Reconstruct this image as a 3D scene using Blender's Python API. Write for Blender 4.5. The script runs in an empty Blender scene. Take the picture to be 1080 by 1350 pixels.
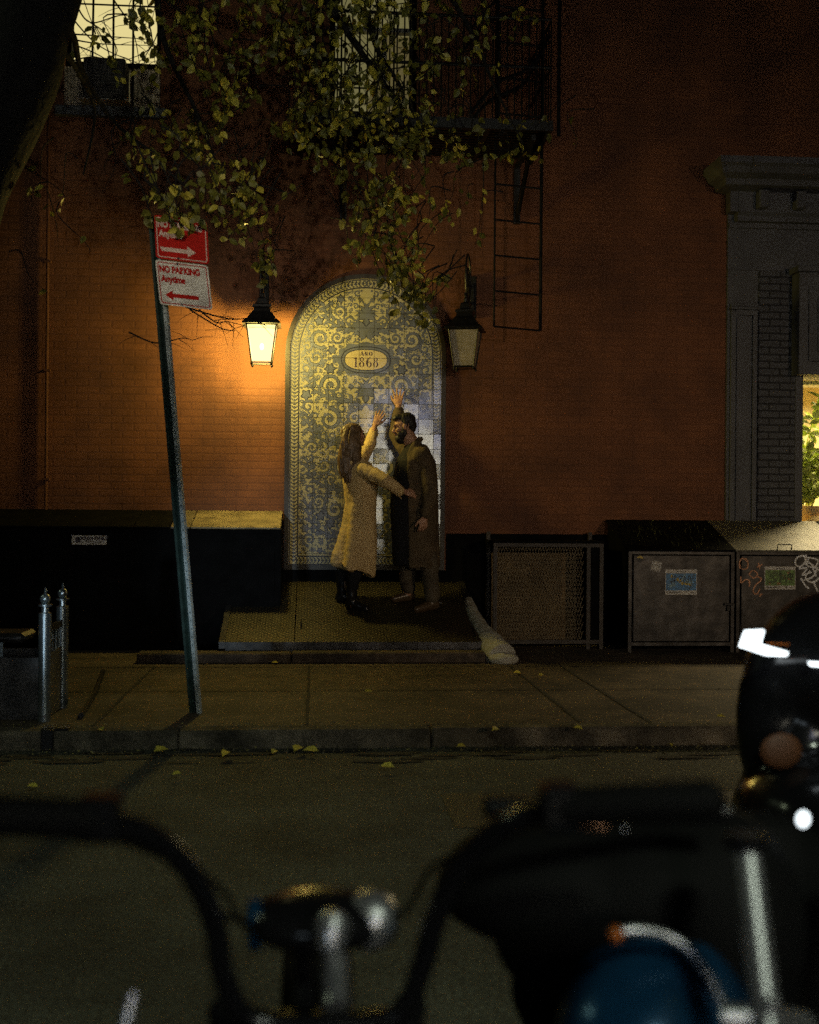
import bpy, bmesh, math, random
from math import sin, cos, pi, radians, sqrt, atan2, tan
from mathutils import Vector, Matrix, noise
V = Vector
rnd = random.Random(7)
S = bpy.context.scene

# ---------------------------------------------------------------- camera
CAM = V((0, 0, 1.335)); YAW = radians(4.6); ROLL = 0.008; FPX = 1540.0
fw = V((sin(YAW), cos(YAW), 0)); rt0 = V((cos(YAW), -sin(YAW), 0)); up0 = V((0, 0, 1))
rt = rt0*cos(ROLL) + up0*sin(ROLL); up = up0*cos(ROLL) - rt0*sin(ROLL)
cd = bpy.data.cameras.new('camera'); cam = bpy.data.objects.new('camera', cd)
S.collection.objects.link(cam); S.camera = cam
cam.matrix_world = Matrix(((rt.x, up.x, -fw.x, CAM.x), (rt.y, up.y, -fw.y, CAM.y), (rt.z, up.z, -fw.z, CAM.z), (0, 0, 0, 1)))
cd.sensor_fit = 'VERTICAL'; cd.sensor_height = 36; cd.sensor_width = 28.8; cd.lens = FPX/1350*36
cd.clip_start = .05; cd.clip_end = 600
cd.dof.use_dof = True; cd.dof.focus_distance = 10.4; cd.dof.aperture_fstop = 2.4; cd.dof.aperture_blades = 0

def P(px, py, Y):
    "point on the plane of depth Y (metres across the street) for a place measured on the photograph"
    d = fw + rt*((px-540)/FPX) - up*((py-675)/FPX)
    return CAM + d*(Y/d.y)

# ---------------------------------------------------------------- world, exposure
w = bpy.data.worlds.new('World'); S.world = w; w.use_nodes = True
nt = w.node_tree; bgn = nt.nodes['Background']
sky = nt.nodes.new('ShaderNodeTexSky'); sky.sky_type = 'NISHITA'; sky.sun_disc = False
sky.sun_elevation = radians(-4.0); sky.sun_rotation = radians(200)
nt.links.new(sky.outputs[0], bgn.inputs[0]); bgn.inputs[1].default_value = .05
S.view_settings.view_transform = 'Standard'; S.view_settings.look = 'None'
S.view_settings.exposure = 0; S.view_settings.gamma = 1
S.cycles.use_denoising = False
S.cycles.sample_clamp_indirect = 1.2; S.cycles.sample_clamp_direct = 3.0; S.cycles.max_bounces = 6; S.cycles.transparent_max_bounces = 12
S.cycles.caustics_reflective = False; S.cycles.caustics_refractive = False

# assumed street light across the road, added unseen for the right wall: the lamp itself (its pole and shade are built further down)
SL = bpy.data.lights.new('street_light', 'SPOT'); SL.energy = 760; SL.color = (1.0, .72, .44); SL.spot_size = radians(44); SL.spot_blend = 1.0; SL.shadow_soft_size = .16
so = bpy.data.objects.new('street_light', SL); S.collection.objects.link(so); so.location = (7.5, -4.2, 3.3)
so.rotation_euler = (Vector((3.2, 11, .2))-so.location).to_track_quat('-Z', 'Y').to_euler()

L2 = bpy.data.lights.new('cool_street_light', 'SPOT'); L2.energy = 95; L2.color = (.84, 1.0, .62); L2.spot_size = radians(95); L2.spot_blend = .8; L2.shadow_soft_size = .2  # assumed unseen lamp at the left, added to light street and leaves
s2 = bpy.data.objects.new('cool_street_light', L2); S.collection.objects.link(s2); s2.location = (-8.6, 6.9, 7.2)
s2.rotation_euler = (Vector((.5, 3.6, .3))-s2.location).to_track_quat('-Z', 'Y').to_euler()

def spot(name, loc, to, energy, col, size, blend=.9, soft=.1):
    l_ = bpy.data.lights.new(name, 'SPOT'); l_.energy = energy; l_.color = col; l_.spot_size = radians(size); l_.spot_blend = blend; l_.shadow_soft_size = soft
    o_ = bpy.data.objects.new(name, l_); S.collection.objects.link(o_); o_.location = loc; o_.rotation_euler = (Vector(to)-Vector(loc)).to_track_quat('-Z', 'Y').to_euler()
spot('awning_lamp', (-4.0, -5.0, 4.5), (-1.08, 7.05, 3.2), 1150, (1.0, .86, .66), 11, 1.0)      # unseen narrow spot added to brighten the parking signs
spot('awning_lamp_right', (4.2, -5.5, 4.0), (.05, 9.0, 4.35), 480, (.95, 1.0, .74), 20, 1.0)      # unseen spot added to brighten the leaves of the crown
spot('car_headlamp', (-2.3, -1.6, .68), (-1.10, 7.15, .85), 1000, (.66, .86, 1.0), 9.5, 1.0, .07)  # assumed unseen headlamp, added to brighten the lower sign post
spot('sidewalk_lamp', (1.7, -1.9, 4.3), (-.2, 4.0, 0), 370, (.88, 1.0, .78), 33, 1.0, .3)  # unseen spot added to light the motorcycles and pool on the street

# ---------------------------------------------------------------- materials
def mat(name, col, rough=.6, metal=0, var=.25, vscale=6, bump=0, bscale=40, emit=None, estr=0, spec=.5, coat=0, detail=4, big=0, bigs=.7):
    m = bpy.data.materials.new(name); m.use_nodes = True
    n = m.node_tree.nodes; l = m.node_tree.links; b = n['Principled BSDF']
    b.inputs['Roughness'].default_value = rough; b.inputs['Metallic'].default_value = metal
    b.inputs['Specular IOR Level'].default_value = spec; b.inputs['Coat Weight'].default_value = coat
    tc = n.new('ShaderNodeTexCoord')
    if var:
        t = n.new('ShaderNodeTexNoise'); t.inputs['Scale'].default_value = vscale; t.inputs['Detail'].default_value = detail
        l.new(tc.outputs['Object'], t.inputs['Vector'])
        r = n.new('ShaderNodeValToRGB'); r.color_ramp.elements[0].position = .3; r.color_ramp.elements[1].position = .7
        r.color_ramp.elements[0].color = (*[c*(1-var) for c in col], 1)
        r.color_ramp.elements[1].color = (*[min(1, c*(1+var)) for c in col], 1)
        l.new(t.outputs[0], r.inputs[0]); l.new(r.outputs[0], b.inputs['Base Color'])
        if big:                       # stains and worn patches of a larger scale
            tb = n.new('ShaderNodeTexNoise'); tb.inputs['Scale'].default_value = bigs; tb.inputs['Detail'].default_value = 9; tb.inputs['Roughness'].default_value = .7; l.new(tc.outputs['Object'], tb.inputs['Vector'])
            rb_ = n.new('ShaderNodeValToRGB'); rb_.color_ramp.elements[0].position = .38; rb_.color_ramp.elements[1].position = .62; rb_.color_ramp.elements[0].color = (1-big, 1-big, 1-big, 1); rb_.color_ramp.elements[1].color = (1, 1, 1, 1)
            l.new(tb.outputs[0], rb_.inputs[0]); mb_ = n.new('ShaderNodeMix'); mb_.data_type = 'RGBA'; mb_.blend_type = 'MULTIPLY'; mb_.inputs[0].default_value = 1
            l.new(r.outputs[0], mb_.inputs[6]); l.new(rb_.outputs[0], mb_.inputs[7]); l.new(mb_.outputs[2], b.inputs['Base Color'])
    else: b.inputs['Base Color'].default_value = (*col, 1)
    if bump:
        t2 = n.new('ShaderNodeTexNoise'); t2.inputs['Scale'].default_value = bscale; t2.inputs['Detail'].default_value = 5
        l.new(tc.outputs['Object'], t2.inputs['Vector'])
        bp = n.new('ShaderNodeBump'); bp.inputs['Strength'].default_value = bump; bp.inputs['Distance'].default_value = .02
        l.new(t2.outputs[0], bp.inputs['Height']); l.new(bp.outputs[0], b.inputs['Normal'])
    if emit:
        b.inputs['Emission Color'].default_value = (*emit, 1); b.inputs['Emission Strength'].default_value = estr
    return m

def brick_mat(name, c1, c2, mortar, bw=.21, bh=.068, ms=.012, bump=.6, rough=.75, stain=.35, axis='xz', splitz=None):
    m = bpy.data.materials.new(name); m.use_nodes = True
    n = m.node_tree.nodes; l = m.node_tree.links; b = n['Principled BSDF']; b.inputs['Roughness'].default_value = rough
    tc = n.new('ShaderNodeTexCoord'); sp = n.new('ShaderNodeSeparateXYZ'); cb = n.new('ShaderNodeCombineXYZ')
    l.new(tc.outputs['Object'], sp.inputs[0])
    l.new(sp.outputs[0], cb.inputs[0]); l.new(sp.outputs[2], cb.inputs[1])
    nz = n.new('ShaderNodeTexNoise'); nz.inputs['Scale'].default_value = 7; l.new(tc.outputs['Object'], nz.inputs['Vector'])
    vm = n.new('ShaderNodeVectorMath'); vm.operation = 'MULTIPLY_ADD'; vm.inputs[1].default_value = (.012, .012, 0)
    l.new(nz.outputs['Color'], vm.inputs[0]); l.new(cb.outputs[0], vm.inputs[2])
    br = n.new('ShaderNodeTexBrick'); l.new(vm.outputs[0], br.inputs['Vector'])
    br.inputs['Scale'].default_value = 1; br.inputs['Brick Width'].default_value = bw; br.inputs['Row Height'].default_value = bh
    br.inputs['Mortar Size'].default_value = ms; br.inputs['Mortar Smooth'].default_value = .6; br.inputs['Bias'].default_value = -.1
    br.inputs['Color1'].default_value = (*c1, 1); br.inputs['Color2'].default_value = (*c2, 1); br.inputs['Mortar'].default_value = (*mortar, 1)
    n2 = n.new('ShaderNodeTexNoise'); n2.inputs['Scale'].default_value = 1.3; n2.inputs['Detail'].default_value = 7; n2.inputs['Roughness'].default_value = .65
    l.new(tc.outputs['Object'], n2.inputs['Vector'])
    rp = n.new('ShaderNodeValToRGB'); rp.color_ramp.elements[0].position = .3; rp.color_ramp.elements[1].position = .68
    rp.color_ramp.elements[0].color = (1-stain, 1-stain, 1-stain*.9, 1); rp.color_ramp.elements[1].color = (1, 1, 1, 1)
    l.new(n2.outputs[0], rp.inputs[0])
    mx = n.new('ShaderNodeMix'); mx.data_type = 'RGBA'; mx.blend_type = 'MULTIPLY'; mx.inputs[0].default_value = 1
    l.new(br.outputs['Color'], mx.inputs[6]); l.new(rp.outputs[0], mx.inputs[7])
    l.new(mx.outputs[2], b.inputs['Base Color'])
    ad = n.new('ShaderNodeMath'); ad.operation = 'MULTIPLY_ADD'; ad.inputs[1].default_value = -1
    n3 = n.new('ShaderNodeTexNoise'); n3.inputs['Scale'].default_value = 30; l.new(tc.outputs['Object'], n3.inputs['Vector'])
    l.new(br.outputs['Fac'], ad.inputs[0]); l.new(n3.outputs[0], ad.inputs[2])
    bp = n.new('ShaderNodeBump'); bp.inputs['Strength'].default_value = bump; bp.inputs['Distance'].default_value = .008
    l.new(ad.outputs[0], bp.inputs['Height']); l.new(bp.outputs[0], b.inputs['Normal'])
    return m

def tile_mat(name, col, joint, var=.12, size=.1415, rough=.12):
    "glazed tile: every tile of the grid lies at a very slightly different tilt"
    m = bpy.data.materials.new(name); m.use_nodes = True
    n = m.node_tree.nodes; l = m.node_tree.links; b = n['Principled BSDF']
    b.inputs['Roughness'].default_value = rough; b.inputs['IOR'].default_value = 1.62
    ge = n.new('ShaderNodeNewGeometry')
    sc = n.new('ShaderNodeVectorMath'); sc.operation = 'SCALE'; sc.inputs['Scale'].default_value = 1/size
    l.new(ge.outputs['Position'], sc.inputs[0])
    of = n.new('ShaderNodeVectorMath'); of.operation = 'ADD'; of.inputs[1].default_value = (.2, .5, .37); l.new(sc.outputs[0], of.inputs[0])
    mu = n.new('ShaderNodeVectorMath'); mu.operation = 'MULTIPLY'; mu.inputs[1].default_value = (1, 0, 1); l.new(of.outputs[0], mu.inputs[0])
    fl = n.new('ShaderNodeVectorMath'); fl.operation = 'FLOOR'; l.new(mu.outputs[0], fl.inputs[0])
    wn = n.new('ShaderNodeTexWhiteNoise'); l.new(fl.outputs[0], wn.inputs['Vector'])
    s1 = n.new('ShaderNodeVectorMath'); s1.operation = 'SUBTRACT'; s1.inputs[1].default_value = (.5, .5, .5); l.new(wn.outputs['Color'], s1.inputs[0])
    nz = n.new('ShaderNodeTexNoise'); nz.inputs['Scale'].default_value = 14; l.new(ge.outputs['Position'], nz.inputs['Vector'])
    s3 = n.new('ShaderNodeVectorMath'); s3.operation = 'SUBTRACT'; s3.inputs[1].default_value = (.5, .5, .5); l.new(nz.outputs['Color'], s3.inputs[0])
    a1 = n.new('ShaderNodeVectorMath'); a1.operation = 'MULTIPLY_ADD'; a1.inputs[1].default_value = (.03, 0, .03)
    l.new(s1.outputs[0], a1.inputs[0]); l.new(ge.outputs['Normal'], a1.inputs[2])
    a2 = n.new('ShaderNodeVectorMath'); a2.operation = 'MULTIPLY_ADD'; a2.inputs[1].default_value = (.02, 0, .02)
    l.new(s3.outputs[0], a2.inputs[0]); l.new(a1.outputs[0], a2.inputs[2])
    nn = n.new('ShaderNodeVectorMath'); nn.operation = 'NORMALIZE'; l.new(a2.outputs[0], nn.inputs[0])
    l.new(nn.outputs[0], b.inputs['Normal'])
    fr = n.new('ShaderNodeVectorMath'); fr.operation = 'FRACTION'; l.new(mu.outputs[0], fr.inputs[0])
    sp = n.new('ShaderNodeSeparateXYZ'); l.new(fr.outputs[0], sp.inputs[0])
    outs = []
    for k in (0, 2):
        a = n.new('ShaderNodeMath'); a.operation = 'SUBTRACT'; a.inputs[1].default_value = .5; l.new(sp.outputs[k], a.inputs[0])
        c = n.new('ShaderNodeMath'); c.operation = 'ABSOLUTE'; l.new(a.outputs[0], c.inputs[0])
        g = n.new('ShaderNodeMath'); g.operation = 'GREATER_THAN'; g.inputs[1].default_value = .483; l.new(c.outputs[0], g.inputs[0]); outs.append(g)
    mxm = n.new('ShaderNodeMath'); mxm.operation = 'MAXIMUM'; l.new(outs[0].outputs[0], mxm.inputs[0]); l.new(outs[1].outputs[0], mxm.inputs[1])
    hs = n.new('ShaderNodeMix'); hs.data_type = 'RGBA'; hs.inputs[6].default_value = (*[c*(1-var) for c in col], 1); hs.inputs[7].default_value = (*[min(1, c*(1+var)) for c in col], 1)
    l.new(nz.outputs[0], hs.inputs[0])
    mx = n.new('ShaderNodeMix'); mx.data_type = 'RGBA'; l.new(mxm.outputs[0], mx.inputs[0]); l.new(hs.outputs[2], mx.inputs[6]); mx.inputs[7].default_value = (*joint, 1)
    l.new(mx.outputs[2], b.inputs['Base Color'])
    ro = n.new('ShaderNodeMath'); ro.operation = 'MULTIPLY_ADD'; ro.inputs[1].default_value = .6; ro.inputs[2].default_value = rough
    l.new(mxm.outputs[0], ro.inputs[0]); l.new(ro.outputs[0], b.inputs['Roughness'])
    return m

def plate_mat(name, col):
    m = mat(name, col, rough=.5, metal=.5, var=.4, vscale=5)
    n = m.node_tree.nodes; l = m.node_tree.links; b = n['Principled BSDF']
    tc = n.new('ShaderNodeTexCoord'); sp = n.new('ShaderNodeSeparateXYZ'); l.new(tc.outputs['Object'], sp.inputs[0])
    A = []
    for k, f in ((0, 2*pi/.05), (1, 2*pi/.05)):
        a = n.new('ShaderNodeMath'); a.operation = 'MULTIPLY'; a.inputs[1].default_value = f; l.new(sp.outputs[k], a.inputs[0])
        s = n.new('ShaderNodeMath'); s.operation = 'SINE'; l.new(a.outputs[0], s.inputs[0]); A.append(s)
    p = n.new('ShaderNodeMath'); p.operation = 'MULTIPLY'; l.new(A[0].outputs[0], p.inputs[0]); l.new(A[1].outputs[0], p.inputs[1])
    q = n.new('ShaderNodeMath'); q.operation = 'GREATER_THAN'; q.inputs[1].default_value = .45; l.new(p.outputs[0], q.inputs[0])
    bp = n.new('ShaderNodeBump'); bp.inputs['Strength'].default_value = 1; bp.inputs['Distance'].default_value = .012
    l.new(q.outputs[0], bp.inputs['Height']); l.new(bp.outputs[0], b.inputs['Normal'])
    old = b.inputs['Base Color'].links[0].from_socket; mx = n.new('ShaderNodeMix'); mx.data_type = 'RGBA'; l.new(q.outputs[0], mx.inputs[0]); l.new(old, mx.inputs[6]); mx.inputs[7].default_value = (*[c*3.6 for c in col], 1); l.new(mx.outputs[2], b.inputs['Base Color'])
    return m

def glass_mat(name, tint=(1, 1, 1), refl=.08):
    m = bpy.data.materials.new(name); m.use_nodes = True
    n = m.node_tree.nodes; l = m.node_tree.links; n.remove(n['Principled BSDF'])
    t = n.new('ShaderNodeBsdfTransparent'); t.inputs[0].default_value = (*tint, 1)
    g = n.new('ShaderNodeBsdfGlossy'); g.inputs['Roughness'].default_value = .03
    mx = n.new('ShaderNodeMixShader'); mx.inputs[0].default_value = refl
    l.new(t.outputs[0], mx.inputs[1]); l.new(g.outputs[0], mx.inputs[2]); l.new(mx.outputs[0], n['Material Output'].inputs[0])
    return m

M = {}
M['brick'] = brick_mat('orange_painted_brick', (.29, .104, .036), (.25, .088, .031), (.235, .083, .030), stain=.62, bump=.16)
M['black_paint'] = mat('black_paint', (.0055, .0055, .0058), .8, var=.4, bump=.15, spec=.06)
M['grey_paint'] = mat('dark_grey_paint', (.10, .105, .115), .6, var=.2, bump=.15, vscale=4)
M['grey_brick'] = brick_mat('grey_painted_brick', (.115, .12, .13), (.10, .105, .115), (.03, .03, .034), bump=.9, stain=.3, ms=.009)
M['iron'] = mat('black_iron', (.012, .012, .013), .45, metal=.3, var=.3, vscale=20)
M['tile'] = tile_mat('cream_glazed_tile', (.47, .43, .29), (.06, .06, .05))
M['ink'] = tile_mat('dark_blue_glaze', (.055, .058, .095), (.02, .02, .03))
M['wash'] = tile_mat('lavender_blue_glaze', (.15, .165, .235), (.03, .03, .04), var=.35)
M['ochre'] = tile_mat('ochre_glaze', (.60, .50, .30), (.12, .09, .05))
M['brown'] = mat('brown_glaze', (.05, .02, .012), .3, var=0)
M['frame_wood'] = mat('dark_frame', (.022, .016, .010), .5, var=.3)
M['bulb'] = mat('hot_bulb', (.8, .8, .7), .4, var=0, emit=(1.0, .75, .35), estr=6)
_m = bpy.data.materials.new('lit_opal_glass'); _m.use_nodes = True; _n = _m.node_tree.nodes; _l = _m.node_tree.links; _n.remove(_n['Principled BSDF'])
_t = _n.new('ShaderNodeBsdfTransparent'); _t.inputs[0].default_value = (.9, .9, .85, 1); _e = _n.new('ShaderNodeEmission'); _e.inputs[0].default_value = (1, .90, .50, 1); _e.inputs[1].default_value = .62
_a = _n.new('ShaderNodeAddShader'); _l.new(_t.outputs[0], _a.inputs[0]); _l.new(_e.outputs[0], _a.inputs[1]); _l.new(_a.outputs[0], _n['Material Output'].inputs[0]); M['lamp_on'] = _m
M['lamp_off'] = mat('unlit_frosted_glass', (.42, .36, .24), .3, var=.25, vscale=9, detail=2)
M['pane_lit'] = mat('lit_window_shade', (.2, .2, .1), .5, var=0, emit=(.90, .76, .33), estr=.85)
M['curtain_lit'] = mat('dimly_lit_curtain', (.2, .2, .1), .6, var=.3, emit=(.42, .37, .15), estr=.34)
M['white_metal'] = mat('white_window_metal', (.35, .33, .28), .5)
M['accordion'] = mat('pale_accordion_panel', (.60, .50, .36), .6)
M['concrete'] = mat('sidewalk_concrete', (.112, .084, .058), .8, big=.7, bigs=1.6, var=.45, vscale=14, bump=.35, bscale=60, detail=8)
M['curbstone'] = mat('kerb_stone', (.16, .14, .10), .9, big=.7, bigs=3.5, var=.65, vscale=5, bump=1.0, bscale=28, detail=8)
M['asphalt'] = mat('asphalt', (.104, .116, .090), .75, big=.72, bigs=.9, var=.75, vscale=60, bump=1.0, bscale=110, detail=8)
M['dirty'] = mat('gutter_dirt', (.035, .033, .028), .9, var=.6, vscale=18, bump=.6, bscale=80)
M['joint'] = mat('joint_dirt', (.018, .017, .015), .9, var=.3)
M['plate'] = plate_mat('checker_plate', (.034, .029, .019))
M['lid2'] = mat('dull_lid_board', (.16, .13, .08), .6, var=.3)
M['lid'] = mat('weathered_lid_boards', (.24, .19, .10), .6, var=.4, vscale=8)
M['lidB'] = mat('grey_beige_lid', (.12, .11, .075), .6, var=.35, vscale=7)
M['galv'] = mat('galvanised_steel', (.20, .20, .19), .38, metal=.6, var=.35, vscale=5, bump=.15, bscale=15)
M['dull_steel'] = mat('dull_dark_steel', (.070, .066, .064), .42, metal=.55, big=.6, bigs=2.4, var=.5, vscale=9, bump=.2, bscale=9)
M['satin'] = mat('satin_chrome', (.80, .81, .84), .3, metal=.9, var=0)
M['chrome'] = mat('chrome', (.8, .81, .83), .2, metal=1, var=0)
M['post_steel'] = mat('polished_steel_post', (.45, .52, .56), .25, metal=.9, var=.2)
M['green_post'] = mat('green_sign_post_paint', (.025, .050, .042), .6, metal=.1, var=.35, vscale=14)
M['perf_post'] = mat('worn_sign_post_face', (.50, .56, .56), .45, metal=.2, var=.4, vscale=9)
M['sign_white'] = mat('sign_white', (.82, .76, .66), .7, spec=.1, var=.3, vscale=11)
M['sign_red'] = mat('sign_red', (.50, .016, .010), .7, spec=.1, var=.2)
M['pale_red'] = mat('pale_sign_lettering', (.72, .55, .45), .7, spec=.1, var=.1)
M['bark'] = mat('tree_bark', (.008, .007, .0065), .9, var=.4, vscale=10, bump=1, bscale=18)
M['leaf_a'] = mat('olive_leaf', (.15, .145, .02), .5, var=.3, vscale=2)
M['leaf_b'] = mat('yellowing_leaf', (.50, .42, .05), .5, var=.3, vscale=2)
M['leaf_y'] = mat('fallen_yellow_leaf', (.55, .48, .06), .6, var=.2)
M['skin'] = mat('skin', (.46, .25, .15), .5, var=.1, vscale=20)
M['coat_tan'] = mat('khaki_trench_cloth', (.66, .48, .22), .85, var=.10, vscale=5)
M['coat_brown'] = mat('brown_wool', (.10, .07, .036), .9, var=.3, vscale=12, bump=.3, bscale=60)
M['black_cloth'] = mat('black_cloth', (.006, .006, .008), .9, var=.3)
M['trouser'] = mat('dark_olive_trouser', (.10, .08, .05), .85, var=.3)
M['hair_light'] = mat('light_brown_hair', (.13, .08, .038), .45, var=.45, vscale=30)
M['hair_dark'] = mat('dark_hair', (.012, .010, .009), .6, var=.4)
M['leather'] = mat('black_leather', (.012, .012, .013), .22, var=0)
M['shoe'] = mat('brown_leather', (.085, .055, .03), .3, var=.2)
M['eye'] = mat('eye_dark', (.03, .02, .015), .2, var=0)
M['lip'] = mat('lips', (.30, .09, .07), .5, var=0)
M['pale_concrete'] = mat('pale_plaster', (.42, .41, .34), .85, var=.15, bump=.3)
M['moto_black'] = mat('gloss_black_paint', (.008, .008, .009), .18, var=0)
M['rubber'] = mat('black_rubber', (.0035, .0035, .0035), .75, var=.2, spec=.15)
M['moto_blue'] = mat('metallic_blue_paint', (.008, .055, .13), .25, metal=.4, var=.25, vscale=14)
M['amber'] = mat('amber_lens', (.45, .12, .02), .2, var=0)
M['blue_print'] = mat('blue_print', (.04, .20, .42), .4, var=.5, vscale=35)
M['green_print'] = mat('green_print', (.13, .24, .05), .4, var=.6, vscale=30)
M['paper'] = mat('sticker_paper', (.62, .60, .54), .5, var=.08)
M['ink_black'] = mat('marker_black', (.012, .012, .012), .5, var=0)
M['paint_white'] = mat('white_marker', (.9, .92, .92), .5, var=.1)
M['paint_brown'] = mat('copper_marker', (.70, .33, .16), .5, var=.2)
M['yellow_ink'] = mat('yellow_ink', (.55, .40, .05), .5, var=0)
M['shop_wall'] = mat('cream_shop_wall', (.72, .62, .34), .7, var=.15)
M['plant_green'] = mat('houseplant_leaf', (.42, .50, .10), .45, var=.3)
M['cushion'] = mat('striped_cushion', (.66, .48, .22), .8, var=.2)
M['glass'] = glass_mat('window_glass')
M['far_shop'] = mat('lit_shop_glass', (.5, .5, .5), .4, var=0, emit=(1.0, .93, .74), estr=10.0)
M['far_blue'] = mat('lit_shop_glass_cool', (.5, .5, .5), .4, var=0, emit=(.72, .74, 1.0), estr=5.5)
M['far_cool'] = mat('lit_display_glass', (.5, .5, .5), .4, var=0, emit=(.75, .9, 1.0), estr=2.2)  # glow of the added fill pane, no known window
M['far_wall'] = mat('plain_dark_facade', (.10, .08, .07), .8, var=.3, vscale=2)
M['led'] = mat('lit_white_lens', (.8, .8, .8), .3, var=0, emit=(.85, .95, 1.0), estr=3.5)  # headlamp lens; also glows for small chrome glints

# ---------------------------------------------------------------- building blocks
ORG = {}
def link(o): S.collection.objects.link(o)
def tag(o, label=None, cat=None, group=None, kind=None):
    if label: o['label'] = label
    if cat: o['category'] = cat
    if group: o['group'] = group
    if kind: o['kind'] = kind
    return o
def thing(name, label, cat, loc=(0, 0, 0), group=None):
    o = bpy.data.objects.new(name, None); link(o); o.location = loc; o.empty_display_size = .2
    ORG[o.name] = V(loc); return tag(o, label, cat, group)
def meshobj(name, me, mats, parent=None, loc=None, smooth=False, label=None):
    org = ORG.get(parent.name, V((0, 0, 0))) if parent else (V(loc) if loc is not None else V((0, 0, 0)))
    me.transform(Matrix.Translation(-org))
    for m in (mats if isinstance(mats, (list, tuple)) else [mats]): me.materials.append(M[m] if isinstance(m, str) else m)
    if smooth:
        me.polygons.foreach_set('use_smooth', [True]*len(me.polygons))
        try: me.set_sharp_from_angle(angle=radians(smooth if smooth is not True else 50))
        except Exception: pass
    o = bpy.data.objects.new(name, me); link(o); ORG[o.name] = org
    if parent: o.parent = parent
    elif loc is not None: o.location = org
    if label: o['label'] = label
    return o

class MB:
    def __init__(s): s.v = []; s.f = []; s.m = []; s.cur = 0
    def mi(s, k): s.cur = k; return s
    def face(s, *ids): s.f.append(tuple(ids)); s.m.append(s.cur)
    def add(s, pts):
        b = len(s.v); s.v += [V(p) for p in pts]; return b
    def quad(s, *p):
        b = s.add(p); s.face(*range(b, b+len(p))); return s
    def box(s, lo, hi, R=None, c=None):
        lo = V(lo); hi = V(hi)
        pts = [V((x, y, z)) for x in (lo.x, hi.x) for y in (lo.y, hi.y) for z in (lo.z, hi.z)]
        if R is not None: c = V(c) if c is not None else (lo+hi)/2; pts = [c + R @ (p-c) for p in pts]
        b = s.add(pts)
        for q in ((0, 1, 3, 2), (4, 6, 7, 5), (0, 4, 5, 1), (2, 3, 7, 6), (0, 2, 6, 4), (1, 5, 7, 3)): s.face(*[b+i for i in q])
        return s
    def prism(s, poly, d):
        "polygon (3-D points) pushed along vector d, closed"
        n = len(poly); b = s.add(poly); s.add([V(p)+V(d) for p in poly])
        s.face(*range(b, b+n)); s.face(*reversed(range(b+n, b+2*n)))
        for i in range(n): j = (i+1) % n; s.face(b+j, b+i, b+n+i, b+n+j)
        return s
    def rings(s, rs, cap=True, closed=True):
        n = len(rs[0]); b = s.add([p for r in rs for p in r])
        for i in range(len(rs)-1):
            for j in range(n if closed else n-1):
                k = (j+1) % n; a = b+i*n
                s.face(a+j, a+k, a+n+k, a+n+j)
        if cap: s.face(*reversed(range(b, b+n))); s.face(*range(b+(len(rs)-1)*n, b+len(rs)*n))
        return s
    def tube(s, pts, r, n=8, cap=True):
        pts = [V(p) for p in pts]; rr = r if isinstance(r, (list, tuple)) else [r]*len(pts)
        t0 = (pts[1]-pts[0]).normalized(); a = V((0, 0, 1)) if abs(t0.z) < .9 else V((1, 0, 0))
        u = t0.cross(a).normalized(); rs = []
        for i, p in enumerate(pts):
            t = (pts[min(i+1, len(pts)-1)]-pts[max(i-1, 0)]).normalized()
            u = (u - t*u.dot(t)).normalized(); w_ = t.cross(u)
            rs.append([p+(u*cos(2*pi*k/n)+w_*sin(2*pi*k/n))*rr[i] for k in range(n)])
        return s.rings(rs, cap)
    def lathe(s, prof, c, axis=(0, 0, 1), n=20):
        "prof: (radius, height) pairs along the axis from c"
        ax = V(axis).normalized(); a = V((0, 0, 1)) if abs(ax.z) < .9 else V((1, 0, 0)); u = ax.cross(a).normalized(); w_ = ax.cross(u); c = V(c)
        return s.rings([[c+ax*h+(u*cos(2*pi*k/n)+w_*sin(2*pi*k/n))*max(r, 1e-4) for k in range(n)] for r, h in prof])
    def ball(s, c, r, n=12, R=None):
        c = V(c); r = V((r, r, r)) if not hasattr(r, '__len__') else V(r); rs = []
        for i in range(n//2+1):
            th = max(.02, min(pi-.02, pi*i/(n//2)))
            ring = [V((sin(th)*cos(2*pi*k/n)*r.x, sin(th)*sin(2*pi*k/n)*r.y, cos(th)*r.z)) for k in range(n)]
            rs.append([c+(R @ p if R is not None else p) for p in ring])
        rs.reverse(); return s.rings(rs)
    def cap_(s, a, b, ra, rb, n=12):
        s.tube([a, b], [ra, rb], n); s.ball(a, ra, n); s.ball(b, rb, n); return s
    def mesh(s, name='m'):
        me = bpy.data.meshes.new(name); me.from_pydata([tuple(p) for p in s.v], [], s.f); me.validate()
        if len(me.polygons) == len(s.m): me.polygons.foreach_set('material_index', s.m)
        return me
    def build(s, name, mats, parent=None, loc=None, smooth=False, label=None, bevel=0):
        me = s.mesh(name)
        if bevel:
            bm = bmesh.new(); bm.from_mesh(me); bmesh.ops.remove_doubles(bm, verts=bm.verts, dist=1e-5)
            bmesh.ops.bevel(bm, geom=[e for e in bm.edges if e.calc_face_angle(0) > .5], offset=bevel, segments=1, affect='EDGES')
            bm.to_mesh(me); bm.free()
        return meshobj(name, me, mats, parent, loc, smooth, label)

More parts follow.
